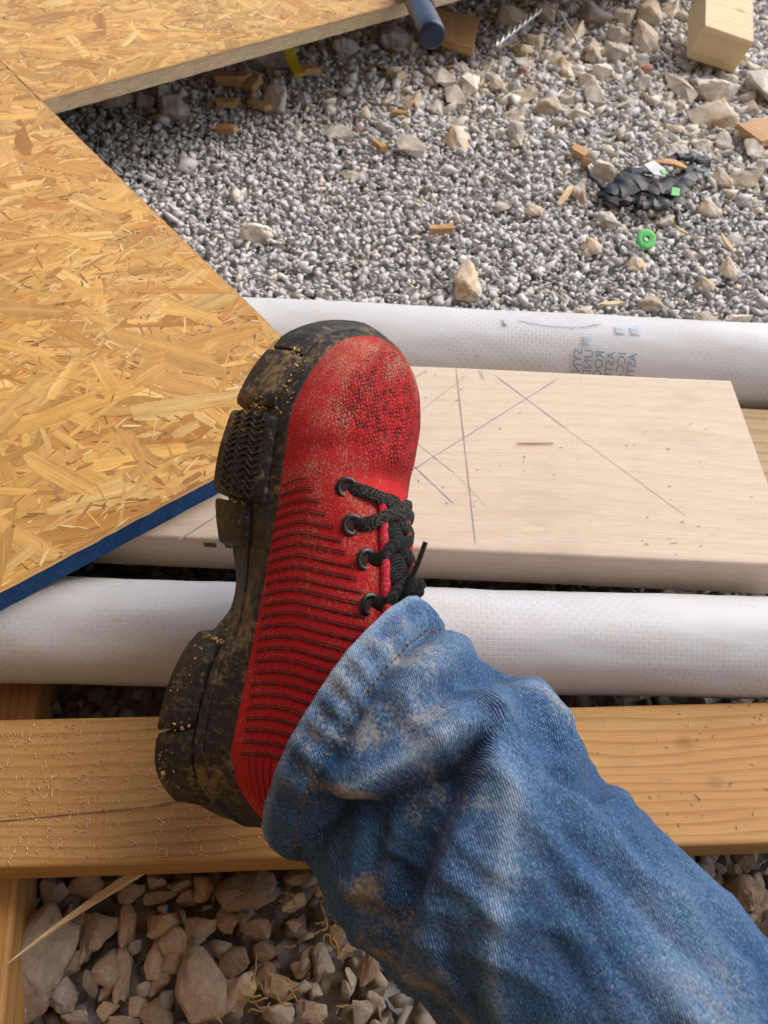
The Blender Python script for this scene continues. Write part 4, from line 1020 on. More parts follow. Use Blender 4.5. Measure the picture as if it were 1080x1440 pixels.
FOLDS = [  # polyline of (u, v), amplitude, width on its left, width on its right
 ([(.0196, .457), (.0331, .371), (.0413, .143), (.05, -.143), (.0554, -.457), (.0591, -.628)], .0060, .0045, .0125),
 ([(.0625, -.66), (.0700, -.228), (.0745, .171), (.0825, .628), (.0950, 1.2)], .0060, .0040, .024),
 ([(.0175, -1.5), (.0180, -.6), (.0185, -.15), (.0200, .2), (.0205, .40)], -.0045, .0040, .0040),
 ([(.030, -1.4), (.0300, -.7), (.0310, -.15)], .0070, .009, .008),
 ([(.036, -.25), (.043, -.7), (.050, -1.1), (.052, -1.5)], -.0070, .0050, .0070),
 ([(.058, -1.6), (.0680, -1.25), (.082, -1.15)], .0080, .012, .012),
 ([(.0990, -1.6), (.0980, -.95), (.0865, -.72), (.0760, -.56)], -.0085, .008, .0045),
 ([(.0666, -.514), (.0804, -.20), (.0927, .114), (.1097, .457), (.135, .75)], .0022, .006, .007),
 ([(.085, -.40), (.1163, -.44), (.16, -.5)], -.0013, .003, .005), ([(.092, -.16), (.1208, -.12), (.155, -.06)], -.0015, .003, .005),
 ([(.105, .06), (.1321, .114), (.17, .15)], -.0013, .003, .005), ([(.10, -.75), (.13, -.80), (.18, -.9)], -.0015, .004, .005),
 ([(.022, .50), (.026, .75), (.022, 1.1)], -.0060, .004, .006), ([(.040, .60), (.050, .95), (.048, 1.4)], .0040, .008, .007),
 ([(.095, .75), (.105, 1.0), (.13, 1.2)], -.0035, .005, .008),
 ([(.0625, -.62), (.057, -.85), (.054, -1.1)], .0045, .0045, .0055), ([(.066, -.60), (.074, -.80), (.080, -1.0)], -.0035, .004, .004),
 ([(.024, .30), (.031, .05), (.034, -.25)], -.0022, .003, .003), ([(.040, -.35), (.036, -.55), (.038, -.85)], .0022, .003, .004),
 ([(.074, .30), (.085, .22), (.105, .20)], .0022, .0035, .004), ([(.078, -.25), (.095, -.30), (.12, -.28)], .0020, .004, .004), ([(.088, .45), (.10, .62), (.118, .70)], -.0030, .004, .005),
 ([(.052, .35), (.058, .62), (.068, .85)], .0030, .004, .005), ([(.108, -.95), (.12, -1.1), (.15, -1.2)], -.0025, .004, .006), ([(.14, -.3), (.17, -.2), (.21, -.1)], .0025, .006, .008),
]
WEAR = [([(.068, -.48), (.0804, -.20), (.0927, .114), (.1097, .457), (.13, .7)], .0040, .0040, .5), ([(.001, -2.5), (.001, 0), (.001, 2.5)], .0035, .0035, .75),
 ([(.0240, .44), (.0331, .371), (.0413, .143), (.05, -.143), (.0554, -.457)], .0035, .0035, .7), ([(.05, -1.2), (.066, -1.25), (.082, -1.2)], .009, .009, .5),
 ([(.015, -1.2), (.014, -.2), (.015, .3)], .004, .004, .35), ([(.12, -.6), (.16, -.3), (.2, 0)], .02, .02, .22)]
MUD = [([(.0844, .62), (.099, .942), (.125, .95)], .010, .012, .95), ([(.0215, .50), (.030, .42), (.0465, .314)], .005, .006, .85), ([(.050, .95), (.07, .95), (.085, 1.2)], .012, .012, .75),
 ([(.1090, .455), (.1118, .458)], .0016, .0016, 1.6), ([(.012, -.55), (.010, -.8)], .003, .003, .8), ([(.030, -1.1), (.034, -1.25)], .003, .003, .6), ([(.010, .35), (.012, .8)], .006, .008, .55)]
DUST = [([(.020, -.45), (.027, -.8)], .008, .008, 1.0), ([(.0225, .25), (.0364, -.143), (.0465, -.45)], .006, .010, .85), ([(.0573, .42), (.0591, .03), (.062, -.3)], .014, .014, .30),
 ([(.0666, -1.15), (.075, -1.2)], .008, .008, .7), ([(.008, -.6), (.008, 0), (.012, .5)], .006, .006, .75), ([(.072, -.3), (.0927, .1)], .006, .006, .35), ([(.15, -.5), (.2, -.2)], .02, .02, .25)]
HEMW = lambda v: -.0115*np.sin(v)

# ---------------------------------------------------------------- person: right leg in jeans, shoe
# shoe frame: s heel->toe, m towards the inner side, h up from the sole
_pose = np.array(POSE)
def _rot(v):
    t = np.linalg.norm(v); k = v/t; K = np.array([[0, -k[2], k[1]], [k[2], 0, -k[0]], [-k[1], k[0], 0]])
    return np.eye(3) + math.sin(t)*K + (1-math.cos(t))*K@K
SB = _rot(_pose[:3]) @ np.array([[0, -1, 0], [1, 0, 0], [0, 0, 1.]])
SO = _pose[3:6]
person = empty("person", (-.06, .12, .076))
tag(person, "person's leg in worn dusty blue jeans with a muddy red knit work shoe", "person")
PL = np.array(person.location)
def sw(p): return (np.asarray(p, float)*.925) @ SB.T + SO - PL      # shoe frame -> person frame

# outlines (s, m): medial from heel to toe, then lateral back
BOT_M = [(-.011, -.020), (-.006, -.002), (.004, .018), (.017, .034), (.032, .0425), (.058, .0455), (.085, .043), (.106, .034), (.122, .0245), (.140, .0245), (.158, .033), (.183, .0440), (.211, .0490), (.238, .0475), (.265, .0440), (.284, .0375), (.298, .0285), (.311, .0125), (.3195, -.004)]
BOT_L = [(.3225, -.018), (.319, -.034), (.307, -.047), (.285, -.057), (.25, -.064), (.21, -.066), (.17, -.062), (.12, -.054), (.08, -.053), (.045, -.053), (.02, -.048), (.002, -.039), (-.008, -.030)]
FEA_M = [(.0055, -.012), (.0075, -.0055), (.0130, .004), (.022, .015), (.036, .0265), (.054, .0330), (.076, .0338), (.104, .0345), (.134, .0358), (.167, .0378), (.188, .0390), (.217, .0422), (.239, .0440), (.258, .0405), (.282, .0310), (.2965, .0200), (.305, .0067), (.3100, -.0060)]
FEA_L = [(.3118, -.018), (.3095, -.031), (.301, -.040), (.28, -.048), (.25, -.052), (.21, -.053), (.17, -.051), (.12, -.048), (.08, -.046), (.045, -.044), (.022, -.036), (.010, -.024)]
def closed(P, n=8):
    P = [np.array(p, float) for p in P]; N = len(P); out = []
    for i in range(N):
        a, b, c, d = P[i-1], P[i], P[(i+1) % N], P[(i+2) % N]
        for k in range(n):
            t = k/n; out.append(.5*((2*b)+(-a+c)*t+(2*a-5*b+4*c-d)*t*t+(-a+3*b-3*c+d)*t**3))
    return np.array(out)
def resample(C, N):
    D = np.vstack([C, C[:1]]); L = np.concatenate([[0], np.cumsum(np.linalg.norm(np.diff(D, axis=0), axis=1))])
    q = np.linspace(0, L[-1], N, endpoint=False)
    return np.stack([np.interp(q, L, D[:, 0]), np.interp(q, L, D[:, 1])], 1)
# same angular parameter for both outlines: sample on common s / side
NB = 260
_bot, _fea = closed(BOT_M + BOT_L), closed(FEA_M + FEA_L)
def angular(C, N):
    # parameter = angle about a stretched centre, keeps bottom and top points in step
    c = np.array([.155, -.006]); a = np.unwrap(np.arctan2((C[:, 1]-c[1]), (C[:, 0]-c[0])*.33))
    if a[-1] < a[0]: a = -a; s = -1
    else: s = 1
    a0 = a[0]; q = np.linspace(a0, a0+2*math.pi, N, endpoint=False)
    A = np.concatenate([a, a[:1]+2*math.pi]); X = np.vstack([C, C[:1]])
    k = np.argsort(A)
    return q, np.stack([np.interp(q, A[k], X[k, 0]), np.interp(q, A[k], X[k, 1])], 1), s
def angular_at(C, ref):
    c = np.array([.155, -.006])
    th = lambda P: np.arctan2(P[:, 1]-c[1], (P[:, 0]-c[0])*.33)
    A = th(C); k = np.argsort(A); A = A[k]; X = C[k]
    A = np.concatenate([A-2*math.pi, A, A+2*math.pi]); X = np.vstack([X, X, X])
    return np.stack([np.interp(ref, A, X[:, 0]), np.interp(ref, A, X[:, 1])], 1)
# uneven angular reference so that points are evenly spread along the outline
_rs = resample(_fea, NB); _c = np.array([.155, -.006])
REF = np.arctan2(_rs[:, 1]-_c[1], (_rs[:, 0]-_c[0])*.33)
BO, FE = angular_at(_bot, REF), angular_at(_fea, REF)
spring = lambda s: .020*np.clip((np.asarray(s)-.235)/.085, 0, 1)**1.6
hfea = pchip([-.02, .0, .03, .08, .14, .2, .25, .29, .315], [.052, .051, .048, .0455, .044, .043, .042, .043, .046])
def wall(f, out=0.0, dh=0.0):
    """ring on the side wall, f = 0 bottom .. 1 feather line"""
    bulge = .0025*math.sin(math.pi*f)
    P = BO*(1-f) + FE*f
    n = P - np.array([.155, -.008]); n[:, 0] *= .2; n /= np.linalg.norm(n, axis=1)[:, None]
    P = P + n*(out+bulge)
    h = spring(BO[:, 0])*(1-f) + f*hfea(FE[:, 0]) + dh
    return np.column_stack([P, h])
shoe_v = []
rings = [wall(.0, -.010, .004), wall(.02, -.004, .004), wall(.10, -.003), wall(.30, -.0032), wall(.46, -.0030), wall(.50, -.0012), wall(.52, -.0010), wall(.60, -.0010), wall(.625, -.0024), wall(.65, -.0012), wall(.78, -.0004), wall(.88, .0002), wall(.96, .0004), wall(1.0, .0012), wall(1.0, .0006, .0022), wall(1.0, -.0015, .0028), wall(1.0, -.006, .0010)]
V = np.vstack(rings); F = grid_faces(len(rings), NB, wrap_v=True); F.append(tuple(range(NB)))
#UPPER
CR = pchip([.0, .012, .03, .06, .10, .13, .16, .19, .215, .235, .255, .275, .290, .301, .308, .3118], [.075, .110, .122, .130, .134, .1265, .1140, .1010, .0905, .0860, .0830, .0780, .0705, .0615, .0535, .0478])
MC = pchip([.0, .06, .13, .19, .25, .3118], [-.012, -.006, -.004, -.004, -.010, -.018])
_fm = np.array(FEA_M[::1]); fM = pchip([.0055] + [p[0] for p in FEA_M[1:]] + [.3118], [-.013] + [p[1] for p in FEA_M[1:]] + [-.0175])
_fl = sorted(FEA_L + [(.0055, -.0135)]); fL = pchip([p[0] for p in _fl], [p[1] for p in _fl])
EX = pchip([.0, .10, .16, .20, .23, .26, .3118], [2.3, 2.0, 1.85, 2.0, 2.35, 2.5, 2.3])
def up(s, ph, off=0.0):
    """upper surface: ph 0 at the inner feather line .. pi at the outer one"""
    s = np.asarray(s, float); ph = np.asarray(ph, float)
    a, b, c, hc, hf, n = fM(s), fL(s), MC(s), CR(s), hfea(s), EX(s)
    cs, sn = np.cos(ph), np.sin(ph)
    n = np.where(cs < 0, n*.84, n)      # outer side is rounder
    x = np.sign(cs)*np.abs(cs)**(2/n); y = np.abs(sn)**(2/n)
    c = np.minimum(np.maximum(c, b+.25*(a-b)), a-.25*(a-b))
    m = np.where(cs >= 0, c + (a-c)*x, c + (c-b)*x)
    h = hf - .001 + (hc-hf)*y
    # dents: flex crease behind the toe box, hollow beside the laces, heel counter
    d = -.0052*np.exp(-((s-.2135-.010*(ph-1.2))/.0085)**2)*np.exp(-((ph-1.55)/.62)**2)
    d += .0022*np.exp(-((s-.232)/.012)**2)*np.exp(-((ph-1.1)/.6)**2)
    d += -.0022*np.exp(-((s-.227-.016*(ph-.8))/.006)**2)*np.exp(-((ph-.75)/.4)**2)
    d += .0016*np.exp(-((s-.05)/.03)**2)*np.exp(-((ph-.5)/.5)**2)
    d += off
    cmid = (a+b)/2; nm = m-cmid; nh = (h-hf)*.9+.008; L = np.sqrt(nm*nm+nh*nh)+1e-9
    return np.stack([s + 0*m, m+nm/L*d, h+nh/L*d], -1)
ns, nph = 150, 96
_t = np.linspace(0, 1, ns); SS = .0058 + (.3115-.0058)*(.5-.5*np.cos(math.pi*_t))*.55 + (.3115-.0058)*_t*.45
PH = np.linspace(0, math.pi, nph)
G = up(SS[:, None] + 0*PH[None], PH[None] + 0*SS[:, None])
nz = np.array([[mnoise.noise(Vector(p)*55)*.0007 + mnoise.noise(Vector(p)*22)*.0010 for p in row] for row in G])
G[:, :, 2] += nz
UU = np.stack([SS[:, None] + 0*PH[None], PH[None]*.055 + 0*SS[:, None]], -1)
s_, p_ = SS[:, None] + 0*PH[None], PH[None] + 0*SS[:, None]
def sg(x): return 1/(1+np.exp(-x))
mesh_zone = sg((s_-(.226+.03*np.clip(1.15-p_, -1, 1)*np.where(p_ < 1.15, 1, .3)))/.003) * sg((p_-(.62+3.6*np.clip(s_-.262, 0, 1)*2.6))/.05) 
dustz = .95*np.exp(-((s_-.262)/.030)**2-((p_-.55)/.40)**2) + .55*np.exp(-((s_-.205)/.022)**2-((p_-.9)/.6)**2) + .8*np.exp(-((s_-.295)/.018)**2) + .42*np.exp(-((s_-.17)/.05)**2-((p_-.9)/.5)**2) + .05 + .22*np.exp(-((p_-.1)/.18)**2)
pile = sg((.055-s_)/.004) * sg((p_-.18)/.03)
TI = np.stack([mesh_zone, np.clip(dustz, 0, 1), pile], -1)
shoe = mobj("shoe", sw(G.reshape(-1, 3)), [tuple(reversed(f)) for f in grid_faces(ns, nph)], M['knit'], person, smooth=True, uv=UU.reshape(-1, 2), col=TI.reshape(-1, 3))
shoe["label"] = "muddy red knit work shoe with a chunky black sole"
def fixn(o, ang=None):
    bm = bmesh.new(); bm.from_mesh(o.data); bmesh.ops.recalc_face_normals(bm, faces=bm.faces); bm.to_mesh(o.data); bm.free()
    if ang: o.data.set_sharp_from_angle(angle=math.radians(ang))
    return o
fixn(shoe)
fixn(mobj("midsole", sw(V), F, M['rubber'], shoe, smooth=True), 38)

# tread blocks around the sole
def wall_pt(idx_f, f, out, dh=0.0):
    W_ = wall(f, out, dh); i = int(idx_f) % NB; t = idx_f - int(idx_f)
    return W_[i]*(1-t) + W_[(i+1) % NB]*t
_side = np.where(BO[:, 1] > -.012, 1, -1)
def idx_for(s, side):
    best = [i for i in range(NB) if (BO[i, 1] > -.010) == (side > 0)]
    i = min(best, key=lambda i: abs(BO[i, 0]-s)); return i
def block(i0, i1, f_top, out0, out1, name="tread_block", ridges=0, low=-.006, skew=0.0):
    """block on the side wall from outline index i0 to i1"""
    n = 16; prof = [(0.0, -.012, low+.001), (0.0, out0-.0015, low), (.02, out0, low+.0012), (.35, (out0*.5+out1*.5), 0), (f_top-.06, out1, 0), (f_top, out1-.0014, 0), (f_top, -.006, 0)]
    W_ = [wall(f, o, dh) for f, o, dh in prof]
    V = []
    for k in range(n+1):
        q = k/n; e = .0
        for j, ww in enumerate(W_):
            x = i0 + (i1-i0)*q + skew*prof[j][0]
            i = int(math.floor(x)); t = x-i
            p = ww[i % NB]*(1-t) + ww[(i+1) % NB]*t
            if k in (0, n) and 0 < j < len(prof)-1:      # rounded ends
                base = wall(prof[j][0], prof[j][1]-.0016, prof[j][2]); p = base[i % NB]*(1-t) + base[(i+1) % NB]*t
            V.append(p)
    m = len(prof); F = grid_faces(n+1, m); F.append(tuple(range(m))); F.append(tuple(n*m+j for j in range(m))[::-1])
    # close the back
    for k in range(n): F.append((k*m, k*m+m-1, (k+1)*m+m-1, (k+1)*m))
    b = fixn(mobj(name, sw(V), F, M['rubber'], shoe, smooth=True), 35)
    if ridges:
        a = Acc()
        for q in range(ridges):
            x0 = i0 + (i1-i0)*(.05 + .9*q/(ridges-1)); pts = []
            for z in np.linspace(.04, f_top-.14, 22):
                x = x0 + skew*z + .55*math.sin(z*26 + q*.2); i = int(math.floor(x)); t = x-i
                o = (out0 + (out1-out0)*min(1, z/f_top)) + .0002
                ww = wall(z, o); pts.append(ww[i % NB]*(1-t) + ww[(i+1) % NB]*t)
            a.add(tube([tuple(p) for p in sw(np.array(pts))], .00062, 5))
        a.obj("wavy_ridges", M['rubber'], b, smooth=True)
    return b
I = lambda s: idx_for(s, 1)
for s0, s1, ft, o0, o1, rd in ((.048, .106, .46, .0030, .0014, 0), (.162, .187, .62, .0020, .0022, 0), (.1905, .2425, .86, .0040, .0034, 13), (.2465, .2845, .72, .0040, .0024, 0)):
    block(I(s0), I(s1), ft, o0, o1, ridges=rd)
iA, iB = I(.0445), I(.004)
block(iB, iA, .46, .0026, .0012)
# toe bumper wraps round the tip
_it = I(.2875); _ie = min([i for i in range(NB) if BO[i, 1] < -.03 and BO[i, 0] > .25], key=lambda i: abs(BO[i, 0]-.296))
_lo, _hi = (_it, _ie) if _ie > _it else (_it, _ie + NB)
block(_lo, _hi, .70, .0042, .0020)
J = lambda s: idx_for(s, -1)
for s0, s1, ft in ((.05, .108, .46), (.150, .19, .7), (.195, .24, .8), (.245, .28, .7)):
    a, b = J(s0), J(s1); block(min(a, b), max(a, b), ft, .0035, .0024)
# outsole plate
PB = wall(.0, -.006, -.001); fixn(mobj("outsole", sw(np.vstack([PB, PB + np.array([0, 0, .004])])), [tuple(range(NB))[::-1], tuple(range(NB, 2*NB))] + [(i, (i+1) % NB, (i+1) % NB+NB, i+NB) for i in range(NB)], M['rubber'], shoe))

# dried mud crumbs caught along the sole
_rm = np.random.default_rng(21); mp_, ms_, mt_ = [], [], []
for sc_, ff_, spread, cnt in ((.098, .12, .010, 60), (.109, .40, .006, 34), (.080, .06, .014, 44), (.030, .10, .018, 46), (.048, .30, .004, 20), (.188, .40, .004, 26), (.245, .45, .005, 34), (.262, .80, .020, 40), (.2855, .5, .004, 26)):
    for _ in range(cnt):
        w_ = wall(float(np.clip(ff_ + _rm.normal(0, .10), .02, .98)), .0018); i_ = I(sc_ + _rm.normal(0, spread*.5)) if False else idx_for(sc_ + _rm.normal(0, spread*.5), 1)
        mp_.append(sw(w_[i_] + _rm.normal(0, .0006, 3))); ms_.append(abs(_rm.normal(.0004, .0005)) + .0003); mt_.append(np.array([.46, .31, .13]) * _rm.uniform(.6, 1.25))
crumbs = bake("mud_crumbs", np.array(mp_), np.array(ms_), np.array(mt_), M['stone'], shoe); tag(crumbs, kind="stuff")

# knit stripes on the inner side
stripes = []
for k in range(25):
    s0 = .2065 - .0062*k
    end = np.interp(k, [0, 2, 5, 9, 16, 20, 24], [.40, .56, .80, .98, 1.02, .92, .66])
    st = np.interp(k, [0, 4, 24], [.10, .07, .12])
    q = np.linspace(st, end, 26)
    for dlt in ((0.0, .0013) if k > 0 else (0.0,)):
        ss = s0 + dlt - .0115*np.clip((.46-q)/.46, 0, 1)**1.7 - .0015*np.sin(q*2)
        pp = up(ss, q, .0007); nn = up(ss, q, .004)-up(ss, q, 0)
        zz = np.array([mnoise.noise(Vector(p)*55)*.0007 + mnoise.noise(Vector(p)*22)*.0010 for p in pp]); pp[:, 2] += zz
        rad = [(.00034 if dlt == 0 else .00019)*(.6+.8*abs(math.sin(i*1.9+k))) for i in range(len(q))]
        v, f = tube([tuple(p) for p in sw(pp)], rad, 5, .6, [tuple(x @ SB.T) for x in nn])
        mobj("knit_stripe", v, f, M['stripe'], shoe, smooth=True)

# tongue, piping, eyelets, laces
def find_ph(s, m):
    q = np.linspace(.05, math.pi-.05, 400); p = up(np.full(400, s), q); return q[np.argmin(np.abs(p[:, 1]-m))]
def on_up(s, m, off):
    ph = find_ph(s, m); p = up(np.array([s]), np.array([ph]), off)[0]; n = up(np.array([s]), np.array([ph]), off+.003)[0]-p
    return p, n/np.linalg.norm(n)
tv = []
for s in np.linspace(.208, .128, 24):
    w = .0075
    for m in np.linspace(-.0035-w, -.0035+w, 7): tv.append(on_up(s, m, .0022 - .0016*abs(m+.0035)/w)[0])
mobj("tongue", sw(np.array(tv)), grid_faces(24, 7), M['tongue'], shoe, smooth=True)
for m0 in (.0065, -.0135):
    pts = [on_up(s, m0 + (.003 if m0 > 0 else -.003)*((.205-s)/.08), .0014)[0] for s in np.linspace(.205, .130, 26)]
    v, f = tube([tuple(p) for p in sw(np.array(pts))], .0026, 8); mobj("piping", v, f, M['piping'], shoe, smooth=True, uv=[(p[0], p[1]) for p in v], col=[(0, .35, 0)]*len(v))
EYE = EYELETS
def eyelet(s, m):
    p, n = on_up(s, m, .0006); n = Vector(n); t = n.orthogonal().normalized(); b = n.cross(t); V = []
    N, K = 24, 10
    for i in range(N):
        a = 2*math.pi*i/N; d = t*math.cos(a) + b*math.sin(a)
        for k in range(K):
            c = 2*math.pi*k/K; V.append(Vector(p) + d*(.0050 + .0017*math.cos(c)) + n*(.0013*math.sin(c)))
    o = len(V); V.append(Vector(p)+n*.0001)
    F = grid_faces(N, K, wrap_v=True, wrap_u=True)
    e = fixn(mobj("eyelet", sw(np.array([tuple(v) for v in V[:-1]])), F, M['eyelet'], shoe, smooth=True))
    H = [Vector(p) + n*.0003 + (t*math.cos(2*math.pi*i/N) + b*math.sin(2*math.pi*i/N))*.0042 for i in range(N)]
    mobj("eyelet_hole", sw(np.array([tuple(v) for v in H])), [tuple(range(N))], M['stripe'], e)
for s, m in EYE:
    eyelet(s, m); eyelet(s, -.0075-m)
def lace(path, mat, w=.0036, flat=.30):
    """path: (s, m, lift)"""
    P = catmull([np.array(p) for p in path], 8); pts, nn = [], []
    for s, m, l in P:
        p, n = on_up(s, m, l); pts.append(p); nn.append(n)
    v, f = tube([tuple(p) for p in sw(np.array(pts))], w, 12, flat, [tuple(np.array(x) @ SB.T) for x in nn])
    mobj("lace", v, f, mat, shoe, smooth=True)
E_ = EYE
lace([(E_[0][0], E_[0][1], -.001), (E_[0][0]+.0002, E_[0][1]-.006, .0035), (E_[0][0]-.002, .004, .0048), (E_[0][0]-.005, -.010, .0045), (E_[0][0]-.006, -.021, .004), (E_[0][0]-.004, -.0275, 0)], M['lace_dusty'])
for i, mt in ((1, 'lace_dusty'), (2, 'lace'), (3, 'lace')):
    s, m = E_[i]; s2, m2 = E_[i-1]
    lace([(s, m, -.001), (s+.003, m-.006, .0035), (s+.011, .004, .0046), (s2+.0 - .001, -.010, .0040), (s2-.0, -.020, .003), (s2+.002, -.028, 0)], M[mt])
    lace([(s, -.0075-m, -.001), (s+.002, -.022, .003), (s+.007, -.010, .0030), (s+.0125, -.002, .0030), (s+.016, .003, .0026), (s+.017, .008, .0018)], M[mt])
# knot and aglet at the top of the lacing
KS = KNOT
a = Acc(); r = random.Random(2)
for q in range(3):
    pts = []
    for t in np.linspace(0, 2*math.pi, 26):
        pts.append((KS[0] + .0070*math.cos(t+q*2.1) + .002*math.sin(3*t), KS[1] + .0048*math.sin(t+q), KS[2] + .0045*math.sin(2*t+q*1.7)))
    a.add(tube([tuple(p) for p in sw(np.array(pts))], .0030, 9))
a.obj("lace_knot", M['lace'], shoe, smooth=True)
ag = np.array([KS + np.array(d) for d in AGLET])
v, f = tube([tuple(p) for p in sw(ag)], .0013, 10); mobj("aglet", v, f, M['eyelet'], shoe, smooth=True, sharp=40)

# ---------------------------------------------------------------- jeans leg
CL = [np.array(p) for p in JEANS_C]
NU, NV = 260, 220
cl = np.array(catmull(CL, 40)); seg = np.concatenate([[0], np.cumsum(np.linalg.norm(np.diff(cl, axis=0), axis=1))])
LJ = seg[-1]
# denser rings near the hem
uu = LJ*(np.linspace(0, 1, NU)**1.35)
C = np.stack([np.interp(uu, seg, cl[:, k]) for k in range(3)], 1)
Tn = np.gradient(C, axis=0); Tn /= np.linalg.norm(Tn, axis=1)[:, None]
camp = np.array([0, 0, CAM_H])
ref = camp - C[20]; nrm = []
v0 = ref - Tn[0]*(ref@Tn[0]); v0 /= np.linalg.norm(v0)
for i in range(NU):
    v0 = v0 - Tn[i]*(v0@Tn[i]); v0 /= np.linalg.norm(v0); nrm.append(v0.copy())
NRM = np.array(nrm); SID = np.cross(Tn, NRM)
ra = pchip(*JEANS_A); rb = pchip(*JEANS_B)
vv = np.linspace(-math.pi, math.pi, NV, endpoint=False)
U2, V2 = np.meshgrid(uu, vv, indexing='ij')
def poly_dist(pts, U, V, r=.075):
    """signed distance (metres) on the cloth to a polyline of (u, v); + on its left"""
    best = np.full(U.shape, 1e9); sgn = np.zeros(U.shape); tpar = np.zeros(U.shape)
    pts = [np.array((p[0], p[1]*r)) for p in pts]; X, Y = U, V*r; L = sum(np.linalg.norm(b-a) for a, b in zip(pts, pts[1:])); acc = 0
    for a, b in zip(pts, pts[1:]):
        d = b-a; l2 = d@d; t = np.clip(((X-a[0])*d[0]+(Y-a[1])*d[1])/l2, 0, 1)
        dx, dy = X-a[0]-t*d[0], Y-a[1]-t*d[1]; q = np.sqrt(dx*dx+dy*dy); s = (d[0]*dy-d[1]*dx)/(math.sqrt(l2)*q+1e-9)
        k = q < best; best = np.where(k, q, best); sgn = np.where(k, s, sgn); tpar = np.where(k, (acc+t*math.sqrt(l2))/L, tpar); acc += math.sqrt(l2)
    return best, sgn, tpar
def ridge(pts, amp, wl, wr, ends=.18):
    d, s, t = poly_dist(catmull(pts, 6), U2, V2)
    w = wr + (wl-wr)*(.5+.5*np.sin(np.clip(s, -1, 1)*math.pi/2)); e = np.clip(np.minimum(t, 1-t)/ends, 0, 1); e = e*e*(3-2*e)
    # fade beyond the ends happens through the distance itself
    return amp*np.exp(-(d/w)**2)*(.25+.75*e)
D = np.zeros(U2.shape)
for pts, amp, wl, wr in FOLDS: D += ridge(pts, amp, wl, wr)
# wedge shaped hollow between the two main folds
def half(pts, w):
    d, sgn, t = poly_dist(catmull(pts, 6), U2, V2); x = np.clip(d*np.clip(sgn*3, -1, 1)/w, 0, 1); return x*x*(3-2*x)
HOL = half([(.016, 1.6), (.0185, .80), (.0215, .50), (.0331, .375), (.0413, .143), (.05, -.143), (.0560, -.457), (.0605, -.70), (.066, -1.2)], .0085) * half([(.050, -1.15), (.0605, -.70), (.0690, -.228), (.0735, .171), (.0825, .628), (.0950, 1.15), (.115, 1.9)], .0065)
_fv = np.clip((1.25-V2)/.75, 0, 1); D -= HOL*_fv*_fv*(3-2*_fv)*(.0170 + .0015*np.sin(U2*150+V2*4))
# hem: rolled edge, stitch groove, puckers
D += .0016*np.exp(-((U2-.004)/.006)**2) - .0020*np.exp(-((U2-.0185)/.0025)**2) + .0014*np.exp(-((U2-.0125)/.005)**2)
D += .0012*np.sin(V2*31+3*np.sin(V2*4))*np.exp(-((U2-.012)/.010)**2)
# small creases running round and along
_n1 = np.array([[mnoise.fractal(Vector((u*16, math.cos(v)*1.5+.4*u, math.sin(v)*1.5)), 1.0, 2.0, 3) for v in vv] for u in uu])
_n2 = np.array([[mnoise.noise(Vector((u*46 - 1.7*v, math.cos(v)*4, math.sin(v)*4))) for v in vv] for u in uu])
D += _n1*.0034*np.clip(U2/.03, .3, 1) + _n2*.0011
_n3 = np.array([[(1-abs(mnoise.noise(Vector((u*26 + .9*v, math.cos(v)*2.2 - u*9, math.sin(v)*2.2)))))**7 for v in vv] for u in uu])
D += _n3*.0023*np.clip((U2-.022)/.02, 0, 1)
hemwave = np.array(HEMW(vv)) if HEMW else 0*vv
P3 = C[:, None, :] + SID[:, None, :]*(np.sin(V2)*(ra(U2)+D))[:, :, None] + NRM[:, None, :]*(np.cos(V2)*(rb(U2)+D))[:, :, None]
sh = np.exp(-(U2/.05)**2)*hemwave[None, :]
P3 = P3 - Tn[0][None, None, :]*sh[:, :, None]
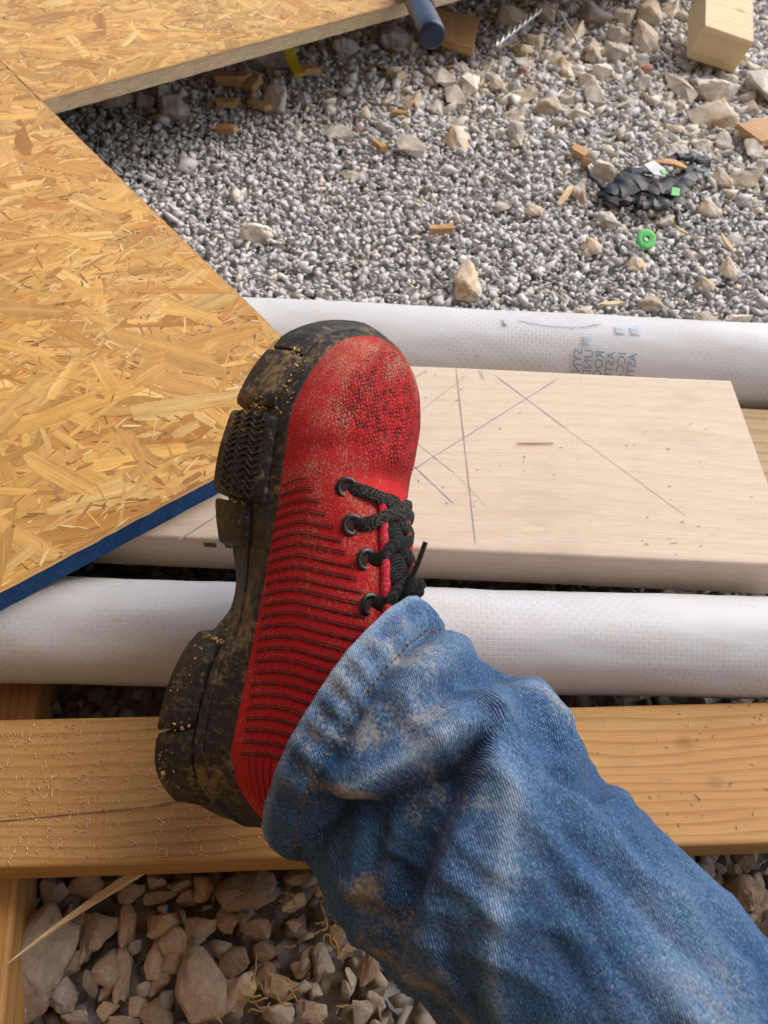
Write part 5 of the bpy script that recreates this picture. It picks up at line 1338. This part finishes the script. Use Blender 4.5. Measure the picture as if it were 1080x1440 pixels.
wear = np.clip(sum(w for w in [np.clip(D/.010, 0, 1)*.35] + [ridge(p, 1.0, a, b)*k for p, a, b, k in WEAR]), 0, 1)
mud = np.clip(sum(ridge(p, 1.0, a, b)*k for p, a, b, k in MUD), 0, 1)
dst = np.clip(sum(ridge(p, 1.0, a, b)*k for p, a, b, k in DUST) + .10, 0, 1)
TI = np.stack([wear, mud, dst], -1)
UV = np.stack([U2, V2*.078], -1)
inner = P3[0] + (C[0]-P3[0])*.035 + Tn[0]*.0; 
# inside of the hem: cloth thickness and a short inner wall
wallr = [P3[0]*.965 + C[0]*.035, P3[4]*.93 + C[4]*.07, P3[8]*.88 + C[8]*.12]
allv = np.vstack([np.vstack(wallr[::-1]), P3.reshape(-1, 3)]); nr = NU+3
tcol = np.vstack([np.tile(TI[0], (3, 1)), TI.reshape(-1, 3)]); tuv = np.vstack([np.tile(UV[0], (3, 1)), UV.reshape(-1, 2)])
F = grid_faces(nr, NV, wrap_v=True); F.append(tuple((nr-1)*NV+k for k in range(NV)))
jeans = mobj("jeans_leg", allv-PL, F, M['denim'], person, smooth=True, uv=tuv, col=tcol)
jeans["label"] = "worn blue denim trouser leg, dusty and mud stained"
fixn(jeans)
# hem stitching
_st = int(np.argmin(np.abs(uu-.0175)))
row = P3[_st]; nrow = row - C[_st]
a = Acc()
for k in range(0, NV, 2):
    p = row[k]; q = row[(k+1) % NV]; n = nrow[k]/np.linalg.norm(nrow[k])
    a.add(tube([tuple(p+n*.0002-PL), tuple((p+q)/2+n*.0007-PL), tuple(p*.1+q*.9+n*.0002-PL)], .00045, 5))
a.obj("hem_stitching", M['thread'], jeans, smooth=True)
# ankle and sock inside the jeans
ank = [sw(np.array([[.075, -.005, .085]]))[0], sw(np.array([[.070, -.005, .13]]))[0], C[20]-PL, C[70]-PL, C[140]-PL, C[200]-PL]
ank = catmull(ank, 6)
v, f = tube([tuple(p) for p in ank], list(np.interp(np.linspace(0, 1, len(ank)), [0, .2, .4, 1], [.032, .030, .024, .026])), 24); mobj("sock", v, f, M['tongue'], person, smooth=True)
